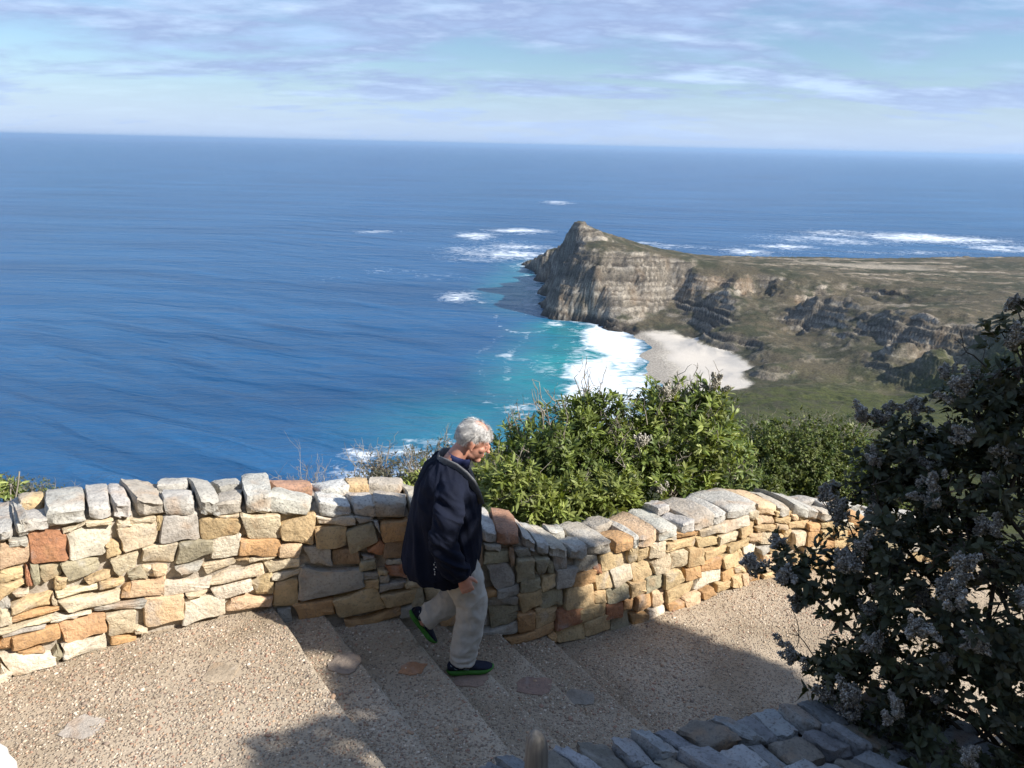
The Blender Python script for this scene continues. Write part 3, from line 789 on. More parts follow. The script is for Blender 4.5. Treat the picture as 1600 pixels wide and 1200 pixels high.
def stone_from_quad(q, color, parent, proud=None, depth=0.14, mat=None, name='stone'):
    """q: four (s, z) corners, clockwise from the top left"""
    q = np.array(q, float)
    ctr = q.mean(0)
    size = np.linalg.norm(q.max(0) - q.min(0))
    pts = []
    for i in range(4):
        a, b = q[i], q[(i + 1) % 4]
        pts.append(a + np.array([random.gauss(0, .005), random.gauss(0, .005)]))
        for f_ in (0.35, 0.68):
            e = b - a
            nrm = np.array([-e[1], e[0]])
            pts.append(a + e * (f_ + random.uniform(-.06, .06)) + nrm * random.gauss(-0.004, .028))
    pts = np.array(pts)
    # one corner-cutting pass
    nx = np.roll(pts, -1, 0)
    pts = np.stack([pts * .8 + nx * .2, pts * .2 + nx * .8], 1).reshape(-1, 2)
    pts = ctr + (pts - ctr) * 1.10
    n = len(pts)
    proud = random.uniform(-0.004, 0.028) if proud is None else proud
    tilt = np.array([random.gauss(0, .10), random.gauss(0, .10)])
    rings = []
    for sc, off, rn in ((0.92, -depth, 0), (1.0, -0.034, .002), (0.99, -0.008, .003), (0.945, 0.001, .0022), (0.62, 0.006, .0016)):
        p = ctr + (pts - ctr) * sc
        o = off + (0 if off < -0.05 else proud) + np.array([random.gauss(0, rn) for _ in range(n)])
        if off > -0.02:
            o = o + np.clip((p - ctr) @ tilt, -.02, .02)
        rings.append(wpt(p[:, 0], o, p[:, 1]))
    c = wpt(ctr[:1, ], 0, 0) if False else wpt(np.array([ctr[0]]), np.array([proud + .008 + random.gauss(0, .001)]), np.array([ctr[1]]))
    V = np.concatenate(rings + [c])
    F = []
    for r in range(len(rings) - 1):
        for i in range(n):
            j = (i + 1) % n
            F.append((r * n + i, (r + 1) * n + i, (r + 1) * n + j, r * n + j))
    k = (len(rings) - 1) * n
    for i in range(n):
        F.append((k + i, len(V) - 1, k + (i + 1) % n))
    o = mesh_obj(name, V, F, mat or M_STONE, parent)
    finish(o.data, 27)
    o.color = color
    return o


def rough_block(name, corner_fn, mat, parent, color, rnd=0.16, noise=0.012, cuts=4):
    """a hewn block: unit cube with cut edges, mapped through corner_fn(u, v, w) in [-1, 1]"""
    bm = bmesh.new()
    bmesh.ops.create_cube(bm, size=2.0)
    bmesh.ops.subdivide_edges(bm, edges=bm.edges[:], cuts=cuts, use_grid_fill=True)
    P = np.array([v.co[:] for v in bm.verts])
    # round the edges a little: towards a superellipsoid
    L_ = (np.abs(P) ** 10).sum(1) ** (1 / 10)
    P = P / (1 + (L_ - 1) * (1.0 + rnd))[:, None]
    sd = random.randint(0, 9999)
    for ax in range(3):
        a, b = P[:, (ax + 1) % 3], P[:, (ax + 2) % 3]
        P[:, ax] += (vnoise(a * 1.4 + 7 + sd, b * 1.4 + 3, sd + ax) - .5) * rnd * 1.0 + (vnoise(a * 3.6 + 7, b * 3.6 + 3 + P[:, ax] * 2, sd + ax + 5) - .5) * rnd * .55
    W = corner_fn(P)
    for v, c in zip(bm.verts, W):
        v.co = c + np.array([random.gauss(0, noise * .25) for _ in range(3)])
    me = bpy.data.meshes.new(name)
    bm.to_mesh(me)
    bm.free()
    finish(me, 42)
    me.materials.append(mat)
    o = bpy.data.objects.new(name, me)
    COL.objects.link(o)
    o.parent = parent
    o.color = color
    return o


WALL_T = 0.42


def build_parapet():
    root = empty('stone_wall', (float(wpos(6.0)[0]), float(wpos(6.0)[1]), -0.6))
    tag(root, 'low dry-laid sandstone parapet wall along the stairs above the sea', 'wall')
    inv = root.matrix_world
    root_loc = Vector(root.location)
    kids = []
    # mortar heart, recessed behind the faces of the stones
    ss = np.arange(1.2, SMAX, 0.06)
    zt = cap_bottom(ss) + 0.02
    zb = foot(ss) - 0.35
    rows = 14
    fr = []
    for r in range(rows + 1):
        z = zb + (zt - zb) * r / rows
        fr.append(wpt(ss, -0.034 + 0.014 * fbm(ss * 9, z * 9, 3, 61), z))
    bk = [wpt(ss, np.full(ss.shape, -WALL_T), zb + (zt - zb) * f_) for f_ in (1, 0)]
    R = np.array(fr + bk)
    nr, ns = R.shape[:2]
    idx = np.arange(nr * ns).reshape(nr, ns)
    f = np.stack([idx[:-1, :-1], idx[:-1, 1:], idx[1:, 1:], idx[1:, :-1]], -1).reshape(-1, 4)
    f2 = np.stack([idx[-1, :-1], idx[-1, 1:], idx[0, 1:], idx[0, :-1]], -1)
    kids.append(mesh_obj('mortar_core', R.reshape(-1, 3), np.concatenate([f, f2]), M_MORTAR, None, smooth=True))
    # stones of the face
    for st in STONES.split(';'):
        v = [int(x) / 1000 for x in st[1:].split(',')]
        kids.append(stone_from_quad([(v[0], v[1]), (v[2], v[3]), (v[4], v[5]), (v[6], v[7])], jcol(SCOL[st[0]]), None))
    # courses beyond the frame
    def courses(s0, s1):
        z = -0.05
        while True:
            h = random.uniform(.09, .15)
            s = s0 + random.uniform(-.1, 0)
            base = lambda q: float(foot(q)) + z
            if base(s0) + h > float(cap_bottom(s0)) + .03:
                break
            while s < s1:
                w = random.uniform(.10, .26)
                e = min(s + w, s1)
                if e - s > .05:
                    j = lambda: random.gauss(0, .008)
                    kids.append(stone_from_quad([(s + j(), base(s) + h + j()), (e - .01 + j(), base(e) + h + j()), (e - .01 + j(), base(e) + .012 + j()), (s + j(), base(s) + .012 + j())],
                                                jcol(SCOL[random.choice('gwcyokny')]), None))
                s = e
            z += h
    courses(1.5, 3.16)
    courses(9.86, 10.9)
    # capstones
    caps = list(CAPS)
    s = 3.22
    while s > 1.5:
        w = random.uniform(.12, .26)
        caps.append((s - w, s - .01))
        s -= w
    s = 9.81
    while s < 10.9:
        w = random.uniform(.12, .26)
        caps.append((s, s + w - .01))
        s += w
    for (a, b) in caps:
        mid = (a + b) / 2
        split = random.random() < 0.45 and (b - a) > .1
        h0 = random.uniform(.06, .085) - (.02 if mid < 3.5 else 0)
        if 4.0 < mid < 4.65:
            h0 += random.uniform(.0, .03)
        rngs = [(0.025, -0.23), (-0.24, -WALL_T - .02)] if split else [(0.025 + random.uniform(-.01, .012), -WALL_T - .02 + random.uniform(-.02, .03))]
        for i, (o0, o1) in enumerate(rngs):
            h = h0 * (1 if i == 0 else random.uniform(.8, 1.25))
            crown = random.uniform(0.0, .03)
            sl = random.gauss(0, .06)
            pull = random.uniform(-.03, .03)

            def fn(P, a=a, b=b, o0=o0, o1=o1, h=h, crown=crown, sl=sl, pull=pull):
                u, v, w = P[:, 0], P[:, 1], P[:, 2]
                s_ = (a + b) / 2 + u * (b - a) / 2 * 1.02 + pull * v
                off = (o0 + o1) / 2 - v * (o0 - o1) / 2
                zb_ = cap_bottom(np.full(u.shape, (a + b) / 2)) + (cap_bottom(s_) - cap_bottom(np.full(u.shape, (a + b) / 2))) * .9
                z = zb_ + h / 2 + w * h / 2 + (w > 0) * (crown * (1 - v * v) + sl * u * (b - a) - 0.02 * v)
                return wpt(s_, off, z)
            base = random.choice([(0.48, 0.46, 0.415), (0.45, 0.43, 0.385), (0.53, 0.505, 0.45), (0.45, 0.405, 0.335)])
            if random.random() < .14:
                base = SCOL[random.choice('yok')]
            if 4.66 < mid < 4.88 and i == len(rngs) - 1:
                base = (0.43, 0.26, 0.185)
            if 6.1 < mid < 6.2:
                base = (0.40, 0.22, 0.145)
            if 4.9 < mid < 5.1:
                base = (0.66, 0.645, 0.60)
            kids.append(rough_block('capstone', fn, M_CAP, None, jcol(base, .08), rnd=random.uniform(.04, .12)))
    for k in kids:
        k.parent = root
        k.matrix_parent_inverse = Matrix.Translation(-root_loc)


build_parapet()


# ------------------------------------------------------------------ path and steps
def make_aggregate():
    m, t, b = new_mat('exposed_aggregate')
    L = t.links.new
    geo = N(t, 'ShaderNodeNewGeometry')
    vo = N(t, 'ShaderNodeTexVoronoi')
    vo.inputs['Scale'].default_value = 75
    vo.inputs['Randomness'].default_value = 1
    L(geo.outputs['Position'], vo.inputs['Vector'])
    sepc = N(t, 'ShaderNodeSeparateColor')
    L(vo.outputs['Color'], sepc.inputs[0])
    peb = ramp(t, [(0.0, (0.17, 0.14, 0.115)), (0.3, (0.30, 0.25, 0.20)), (0.5, (0.25, 0.17, 0.125)), (0.7, (0.38, 0.33, 0.27)), (1.0, (0.52, 0.47, 0.40))])
    L(sepc.outputs[0], peb.inputs[0])
    edge = ramp(t, [(0.25, (1, 1, 1)), (0.55, (0, 0, 0))])
    L(vo.outputs['Distance'], edge.inputs[0])
    n1 = N(t, 'ShaderNodeTexNoise')
    n1.inputs['Scale'].default_value = 3.0
    n1.inputs['Detail'].default_value = 7
    L(geo.outputs['Position'], n1.inputs['Vector'])
    cem = ramp(t, [(0.3, (0.37, 0.305, 0.225)), (0.7, (0.50, 0.42, 0.325))])
    L(n1.outputs['Fac'], cem.inputs[0])
    n5 = N(t, 'ShaderNodeTexNoise')
    n5.inputs['Scale'].default_value = 40
    n5.inputs['Detail'].default_value = 3
    L(geo.outputs['Position'], n5.inputs['Vector'])
    k5 = ramp(t, [(0.40, (0, 0, 0)), (0.55, (1, 1, 1))])
    L(n5.outputs['Fac'], k5.inputs[0])
    kk = math_n(t, 'MULTIPLY', edge.outputs[0], k5.outputs[0])
    col = mixc(t, kk, cem.outputs[0], peb.outputs[0])
    aw = N(t, 'ShaderNodeAttribute', attribute_name='wear')
    col = mixc(t, math_n(t, 'MULTIPLY', aw.outputs['Fac'], 0.75), col, (0.50, 0.44, 0.355))
    n6 = N(t, 'ShaderNodeTexNoise')
    n6.inputs['Scale'].default_value = 1.1
    n6.inputs['Detail'].default_value = 6
    L(geo.outputs['Position'], n6.inputs['Vector'])
    r6 = ramp(t, [(0.35, (0.72, 0.69, 0.64)), (0.62, (1.05, 1.04, 1.02))])
    L(n6.outputs['Fac'], r6.inputs[0])
    col = mixc(t, 1.0, col, r6.outputs[0], 'MULTIPLY')
    L(col, b.inputs['Base Color'])
    b.inputs['Roughness'].default_value = 0.9
    b.inputs['Specular IOR Level'].default_value = 0.2
    bp = N(t, 'ShaderNodeBump')
    bp.inputs['Strength'].default_value = 0.9
    bp.inputs['Distance'].default_value = 0.008
    L(kk, bp.inputs['Height'])
    L(bp.outputs[0], b.inputs['Normal'])
    return m


M_AGG = make_aggregate()


def path_z(s, u, z):
    return z + 0.010 * fbm(s * 1.3 + 3, u * 1.3, 3, 71) + 0.003 * fbm(s * 9, u * 9, 2, 72)


def slab(name, sa, sb, z, parent, nose=True, u0=-0.14, u1=2.25, ns=None, sag=None):
    us = np.linspace(u0, u1, 70)
    ns = ns or max(6, int((sb - sa) / .06))
    prof = [(sa - .03 + (sb - sa + .03 - 0.02) * i / ns, 0.0) for i in range(ns + 1)]
    if nose:
        prof += [(sb - .010, -.003), (sb - .003, -.010), (sb, -.022), (sb + .002, -RISE - .03)]
    else:
        prof += [(sb, 0.0)]
    V = []
    for i, (s, dz) in enumerate(prof):
        wear = (0.012 * fbm(us * 3.0 + sa * 7, np.full(us.shape, sb * 3.3), 3, 73)) if (nose and i >= ns) else 0
        ss = np.full(us.shape, s) + wear
        p = pathpt(ss, us)
        zz = path_z(ss, us, z + dz) if dz > -0.05 else np.full(us.shape, z + dz)
        if sag is not None:
            zz = zz + sag(ss, us)
        V.append(np.concatenate([p, zz[:, None]], 1))
    V = np.array(V)
    nr, nc = V.shape[:2]
    idx = np.arange(nr * nc).reshape(nr, nc)
    f = np.stack([idx[:-1, :-1], idx[1:, :-1], idx[1:, 1:], idx[:-1, 1:]], -1).reshape(-1, 4)
    ew = np.zeros((nr, nc))
    if nose:
        sv = np.array([q[0] for q in prof])[:, None]
        ew = sstep(.05, .012, sb - sv) * np.ones((1, nc)) * (.65 + .5 * fbm(us * 5 + sa, us * 0 + sb, 3, 74))[None]
    o = mesh_obj(name, V.reshape(-1, 3), f[:, ::-1].copy(), M_AGG, parent, smooth=True, attrs={'wear': np.clip(ew, 0, 1).ravel()})
    return o


stairs = empty('stairway_path', (float(pathpt(5.5, 1)[0]), float(pathpt(5.5, 1)[1]), -0.3))
tag(stairs, 'pebble-faced concrete path and steps going down beside the wall', kind='structure')
_sl = Vector(stairs.location)


def under(o, root):
    o.parent = root
    o.matrix_parent_inverse = Matrix.Translation(-Vector(root.location))
    return o


under(slab('upper_landing', 1.3, ES[0], 0.0, None, u1=3.4), stairs)
for k in range(5):
    under(slab('step', ES[k], ES[k + 1], -RISE * (k + 1), None), stairs)
under(slab('lower_landing', ES[5], SMAX, -RISE * 6, None, nose=False,
           sag=lambda s, u: -0.12 * np.maximum(0, s - 8.6)), stairs)


def surf_z(s, u):
    z = np.zeros(np.shape(s))
    for k, e in enumerate(ES):
        z = np.where(s > e, -RISE * (k + 1), z)
    z = z - 0.12 * np.maximum(0, s - 8.6)
    return path_z(s, u, z)


# flat field stones set flush in the concrete
M_FLAG = make_stone_mat('flat_paving_stone', 0.0)


def inlay(cx, cy, rx, ry, rot, z, color):
    n = 14
    a = np.arange(n) / n * 2 * math.pi
    rr = np.array([1 / max(abs(math.cos(q + .3)), abs(math.sin(q + .3))) ** .7 * .85 + random.uniform(-.12, .12) for q in a])
    px = np.cos(a) * rx * rr
    py = np.sin(a) * ry * rr
    x = cx + px * math.cos(rot) - py * math.sin(rot)
    y = cy + px * math.sin(rot) + py * math.cos(rot)
    top = np.stack([x, y, np.full(n, z + .006)], 1)
    inn = np.stack([cx + (x - cx) * .8, cy + (y - cy) * .8, np.full(n, z + .008)], 1)
    bot = np.stack([x, y, np.full(n, z - .04)], 1)
    V = np.concatenate([bot, top, inn, [[cx, cy, z + .008]]])
    F = []
    for r in range(2):
        for i in range(n):
            j = (i + 1) % n
            F.append((r * n + i, r * n + j, (r + 1) * n + j, (r + 1) * n + i))
    for i in range(n):
        F.append((2 * n + i, 2 * n + (i + 1) % n, 3 * n))
    o = mesh_obj('paving_stone', V, F, M_FLAG, None)
    finish(o.data, 40)
    o.color = jcol(color, .05)
    return under(o, stairs)


for args in [(-1.584, 3.791, 0.102, 0.104, 0.15, -0.0, (0.44625, 0.36125000000000007, 0.265625)), (-2.115, 3.341, 0.114, 0.1, 0.15, -0.0, (0.478125, 0.435625, 0.37187499999999996)), (-0.944, 4.037, 0.104, 0.108, 0.15, -0.1, (0.3, 0.25, 0.2)), (-0.562, 4.139, 0.087, 0.067, 0.15, -0.2, (0.42500000000000004, 0.23375, 0.1275)), (-0.216, 4.181, 0.113, 0.084, 0.15, -0.30000000000000004, (0.31875, 0.223125, 0.17)), (0.182, 4.265, 0.133, 0.097, 0.15, -0.4, (0.31875, 0.223125, 0.17)), (0.469, 4.293, 0.112, 0.085, 0.15, -0.5, (0.29750000000000004, 0.265625, 0.223125))]:
    inlay(*args)


# pebbles standing proud of the cement
def build_pebbles():
    ico = [(0, 0, 1), (.894, 0, .447), (.276, .851, .447), (-.724, .526, .447), (-.724, -.526, .447), (.276, -.851, .447),
           (.724, .526, -.447), (-.276, .851, -.447), (-.894, 0, -.447), (-.276, -.851, -.447), (.724, -.526, -.447), (0, 0, -1)]
    fc = [(0, 1, 2), (0, 2, 3), (0, 3, 4), (0, 4, 5), (0, 5, 1), (1, 6, 2), (2, 7, 3), (3, 8, 4), (4, 9, 5), (5, 10, 1),
          (2, 6, 7), (3, 7, 8), (4, 8, 9), (5, 9, 10), (1, 10, 6)]
    ico = np.array(ico)[:11]
    fc = np.array(fc)
    n = 44000
    s = rng.uniform(2.7, 8.6, n)
    u = rng.uniform(0.02, 2.2, n)
    keep = vnoise(s * 2.2, u * 2.2, 77) > rng.uniform(0.05, 0.75, n) * .9
    s, u = s[keep], u[keep]
    # not on the lip of a step
    ok = np.ones(len(s), bool)
    for e in ES:
        ok &= np.abs(s - e) > .016
    s, u = s[ok], u[ok]
    n = len(s)
    r = np.exp(rng.normal(math.log(.0047), .36, n))
    p = pathpt(s, u)
    z = surf_z(s, u)
    sc = np.stack([r * rng.uniform(.9, 1.6, n), r * rng.uniform(.7, 1.1, n), r * rng.uniform(.4, .75, n)], 1)
    ang = rng.uniform(0, 6.28, n)
    V = ico[None] * sc[:, None, :]
    V = V + rng.normal(0, 1, V.shape) * (r * .10)[:, None, None]
    x = V[..., 0] * np.cos(ang)[:, None] - V[..., 1] * np.sin(ang)[:, None]
    y = V[..., 0] * np.sin(ang)[:, None] + V[..., 1] * np.cos(ang)[:, None]
    W = np.stack([x + p[:, :1], y + p[:, 1:], V[..., 2] + z[:, None] + r[:, None] * .12], -1)
    pal = np.array([(.46, .40, .32), (.55, .49, .41), (.33, .27, .21), (.24, .19, .155), (.37, .26, .18), (.42, .34, .26), (.33, .21, .155), (.44, .38, .31)])
    ci = rng.integers(0, len(pal), n)
    c = pal[ci] * np.array((1.06, 1.02, .96)) * rng.uniform(.75, 1.2, (n, 1))
    C_ = np.repeat(c, 11, 0)
    f = (fc[None] + (np.arange(n) * 11)[:, None, None]).reshape(-1, 3)
    m, t, b = new_mat('river_pebbles')
    at = N(t, 'ShaderNodeVertexColor', layer_name='Col')
    t.links.new(at.outputs[0], b.inputs['Base Color'])
    b.inputs['Roughness'].default_value = 0.75
    o = mesh_obj('pebbles', W.reshape(-1, 3), f, m, None, smooth=True, vcol=C_)
    tag(o, 'small rounded pebbles bedded in the concrete of the path', 'pebbles', kind='stuff')


build_pebbles()

# ------------------------------------------------------------------ hillside just outside the parapet and the bank behind the near wall
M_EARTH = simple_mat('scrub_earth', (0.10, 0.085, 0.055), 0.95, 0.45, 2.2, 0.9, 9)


def build_banks():
    ss = np.linspace(0.0, SMAX, 60)
    ww = np.concatenate([np.linspace(WALL_T - .1, 3, 14), np.linspace(3.5, 30, 26)])
    Sg, Wg = np.meshgrid(ss, ww)
    P = wpos(Sg) - wnorm(np.full(Sg.shape, 6.0)) * Wg[..., None]
    fan = (Sg - 5.5) / 5.5 * Wg * 0.9
    P[..., 0] += fan * 0.85
    P[..., 1] += fan * 0.1
    fz = np.interp(Sg, [0, 4.6, 6.5, SMAX], [0.05, 0.0, -0.6, -0.9])
    Z = fz - 0.35 - 0.60 * Wg - 0.010 * Wg ** 2 + 0.35 * fbm(Sg * .8, Wg * .5, 4, 81) * np.clip(Wg, 0, 1)
    V = np.concatenate([P, Z[..., None]], -1)
    nr, nc = Sg.shape
    idx = np.arange(nr * nc).reshape(nr, nc)
    f = np.stack([idx[:-1, :-1], idx[:-1, 1:], idx[1:, 1:], idx[1:, :-1]], -1).reshape(-1, 4)
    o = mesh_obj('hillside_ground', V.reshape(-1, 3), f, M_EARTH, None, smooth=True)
    tag(o, 'steep scrub-covered hillside falling away outside the parapet', kind='structure')
    # bank: from the inner side of the stairs up towards the viewer
    ss = np.linspace(3.4, SMAX + 3.0, 60)
    uu = np.linspace(2.2, 9.0, 40)
    Sg, Ug = np.meshgrid(ss, uu)
    Sc = np.minimum(Sg, SMAX)
    P = pathpt(Sc, Ug)
    P[..., 0] += np.maximum(0, Sg - SMAX)
    low = np.interp(Sg, [3.4, 4.6, 6.5, SMAX], [-0.04, -0.06, -0.32, -0.65])
    Z = low + 0.36 * np.maximum(0, Ug - 2.6) * sstep(3.4, 5.2, Sg) + 0.05 * fbm(Sg, Ug, 4, 83)
    V = np.concatenate([P, Z[..., None]], -1)
    nr, nc = Sg.shape
    idx = np.arange(nr * nc).reshape(nr, nc)
    f = np.stack([idx[:-1, :-1], idx[1:, :-1], idx[1:, 1:], idx[:-1, 1:]], -1).reshape(-1, 4)
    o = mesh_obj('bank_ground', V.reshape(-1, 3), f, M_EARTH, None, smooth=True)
    tag(o, 'dark earth bank rising behind the inner wall of the stairs', kind='structure')


build_banks()


def build_hill():
    xs = np.linspace(-60, 70, 66)
    ys = np.concatenate([np.linspace(-70, -8, 32), np.linspace(-7, -2.2, 12)])
    X, Y = np.meshgrid(xs, ys)
    d_ = np.maximum(0, -2.2 - Y)
    Z = 1.0 + 0.95 * d_ * sstep(-45, -5, X) + 1.6 * fbm(X / 6, Y / 6, 4, 85) * sstep(0, 4, d_)
    Z = np.minimum(Z, 34 + 3 * fbm(X / 9, Y / 9, 3, 86)) - 6 * sstep(-20, -50, X)
    Z = np.where(d_ <= 0.001, np.minimum(Z, .9), Z)
    nr, nc = X.shape
    idx = np.arange(nr * nc).reshape(nr, nc)
    f = np.stack([idx[:-1, :-1], idx[:-1, 1:], idx[1:, 1:], idx[1:, :-1]], -1).reshape(-1, 4)
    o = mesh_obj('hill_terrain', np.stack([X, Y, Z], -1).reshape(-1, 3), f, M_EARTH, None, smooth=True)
    tag(o, 'steep scrubby mountainside rising behind the viewer', kind='structure')


build_hill()


# ------------------------------------------------------------------ inner wall along the near side of the stairs
def build_inner_wall():
    A, B = np.array((-0.16, 2.93)), np.array((2.1, 3.70))
    d = (B - A) / np.linalg.norm(B - A)
    nr = np.array((d[1], -d[0]))          # towards the viewer
    Ln = float(np.linalg.norm(B - A))
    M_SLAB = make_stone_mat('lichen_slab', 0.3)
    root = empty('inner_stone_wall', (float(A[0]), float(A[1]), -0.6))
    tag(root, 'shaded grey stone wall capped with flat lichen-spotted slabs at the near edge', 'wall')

    def top(l):
        return 0.16 - 0.05 * l

    def pt(l, w, z):
        p = A + d * np.asarray(l)[..., None] + nr * np.asarray(w)[..., None]
        return np.concatenate([p, np.broadcast_to(z, p.shape[:-1])[..., None]], -1)
    # core
    ls = np.linspace(0.02, Ln, 24)
    sec = [(0.03, -1.0), (0.03, None), (0.72, None), (0.72, -1.0)]
    R = np.array([pt(ls, np.full(ls.shape, w), (top(ls) - .06) if z is None else np.full(ls.shape, z)) for w, z in sec])
    idx = np.arange(R.shape[0] * R.shape[1]).reshape(R.shape[:2])
    f = np.stack([idx[:-1, :-1], idx[1:, :-1], idx[1:, 1:], idx[:-1, 1:]], -1).reshape(-1, 4)
    under(mesh_obj('mortar_core', R.reshape(-1, 3), f, M_MORTAR, None), root)
    # face stones towards the stairs
    z = -0.85
    while z < 0.02:
        h = random.uniform(.10, .16)
        l = 0
        while l < Ln:
            w = random.uniform(.14, .3)
            e = min(l + w, Ln)

            def fn(P, l=l, e=e, z=z, h=h):
                lm = (l + e) / 2 + P[:, 0] * (e - l - .012) / 2
                return pt(lm, 0.05 - P[:, 1] * .06, np.minimum(z + h / 2 + P[:, 2] * (h - .012) / 2, top(lm) - .055))
            if e - l > .05:
                under(rough_block('stone', fn, M_STONE, None, jcol(SCOL[random.choice('gncy')]), cuts=2), root)
            l = e
        z += h
    # slabs on top, in three uneven rows
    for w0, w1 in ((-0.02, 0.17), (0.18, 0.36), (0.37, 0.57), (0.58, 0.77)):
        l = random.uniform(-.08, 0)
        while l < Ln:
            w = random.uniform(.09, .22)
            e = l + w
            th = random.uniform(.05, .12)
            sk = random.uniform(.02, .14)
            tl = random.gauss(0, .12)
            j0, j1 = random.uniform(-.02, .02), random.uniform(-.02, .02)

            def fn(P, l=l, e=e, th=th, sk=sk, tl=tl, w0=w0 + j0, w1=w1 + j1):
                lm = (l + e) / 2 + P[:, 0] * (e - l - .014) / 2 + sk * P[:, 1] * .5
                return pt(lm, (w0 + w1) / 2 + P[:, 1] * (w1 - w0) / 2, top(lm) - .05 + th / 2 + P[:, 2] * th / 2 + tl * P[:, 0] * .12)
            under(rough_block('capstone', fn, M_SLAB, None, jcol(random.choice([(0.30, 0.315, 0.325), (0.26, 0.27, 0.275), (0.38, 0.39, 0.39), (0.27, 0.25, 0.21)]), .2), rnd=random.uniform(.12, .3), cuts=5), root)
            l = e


build_inner_wall()


# ------------------------------------------------------------------ round wooden post by the inner wall, pale boulder at the corner
def build_post():
    m, t, b = new_mat('weathered_wood')
    tc = N(t, 'ShaderNodeTexCoord')
    mp = N(t, 'ShaderNodeMapping')
    mp.inputs['Scale'].default_value = (60, 60, 4)
    t.links.new(tc.outputs['Object'], mp.inputs[0])
    nz = N(t, 'ShaderNodeTexNoise')
    nz.inputs['Scale'].default_value = 1
    nz.inputs['Detail'].default_value = 6
    t.links.new(mp.outputs[0], nz.inputs['Vector'])
    r = ramp(t, [(0.3, (0.13, 0.115, 0.095)), (0.7, (0.27, 0.245, 0.205))])
    t.links.new(nz.outputs['Fac'], r.inputs[0])
    t.links.new(r.outputs[0], b.inputs['Base Color'])
    b.inputs['Roughness'].default_value = 0.85
    bp = N(t, 'ShaderNodeBump')
    bp.inputs['Strength'].default_value = 0.5
    bp.inputs['Distance'].default_value = 0.004
    t.links.new(nz.outputs['Fac'], bp.inputs['Height'])
    t.links.new(bp.outputs[0], b.inputs['Normal'])
    prof = [(-0.75, .062), (-0.4, .061), (-.1, .058), (0.2, .053), (0.33, .050), (0.385, .046), (0.418, .037), (0.438, .022), (0.446, 0.005)]
    n = 20
    V = []
    for z, r_ in prof:
        for i in range(n):
            a = i / n * 6.2832
            rr = r_ * (1 + .05 * math.sin(3 * a + z * 4) + .02 * random.uniform(-1, 1))
            V.append((.02 * z * -1.0 + rr * math.cos(a), rr * math.sin(a), z))
    F = [(k * n + i, k * n + (i + 1) % n, (k + 1) * n + (i + 1) % n, (k + 1) * n + i) for k in range(len(prof) - 1) for i in range(n)]
    F.append(tuple((len(prof) - 1) * n + i for i in range(n)))
    o = mesh_obj('wooden_post', V, F, m, None, smooth=True)
    o.location = (0.145, 2.86, 0)
    tag(o, 'weathered round wooden post with a rounded top by the near wall', 'post')


build_post()


def build_boulder():
    m = simple_mat('pale_limewashed_stone', (0.70, 0.685, 0.65), 0.8, 0.12, 6, 0.5, 30)

    def fn(P):
        Q = P / np.maximum(1, (np.abs(P) ** 3).sum(1) ** (1 / 3))[:, None]
        return np.stack([-2.62 + Q[:, 0] * .42, 2.80 + Q[:, 1] * .33, 0.02 + Q[:, 2] * .20], 1)
    o = rough_block('white_kerb_stone', fn, m, None, (1, 1, 1, 1), rnd=.3, cuts=5)
    finish(o.data, 80)
    tag(o, 'bright white kerb stone at the lower corner of the landing', 'kerb stone')


build_boulder()

# ------------------------------------------------------------------ plants
def leaf_mat(name, transl=0.28, rough=0.5, spec=0.35):
    m, t, b = new_mat(name)
    L = t.links.new
    at = N(t, 'ShaderNodeVertexColor', layer_name='Col')
    L(at.outputs[0], b.inputs['Base Color'])
    b.inputs['Roughness'].default_value = rough
    b.inputs['Specular IOR Level'].default_value = spec
    tr = N(t, 'ShaderNodeBsdfTranslucent')
    c = mixc(t, 1.0, at.outputs[0], (1.25, 1.2, 0.55), 'MULTIPLY')
    L(c, tr.inputs['Color'])
    mx = N(t, 'ShaderNodeMixShader')
    mx.inputs[0].default_value = transl
    out = t.nodes['Material Output']
    L(b.outputs[0], mx.inputs[1])
    L(tr.outputs[0], mx.inputs[2])
    L(mx.outputs[0], out.inputs['Surface'])
    return m


M_LEAF = leaf_mat('glossy_leaf')
M_FLOWER = leaf_mat('woolly_flower', 0.2, 0.9, 0.1)
M_BARK = simple_mat('grey_twig_bark', (0.30, 0.265, 0.215), 0.9, 0.35, 30)
M_BARK_D = simple_mat('dark_shrub_bark', (0.07, 0.058, 0.046), 0.9, 0.35, 30)


def unit(v):
    return v / np.maximum(1e-9, np.linalg.norm(v, axis=-1, keepdims=True))


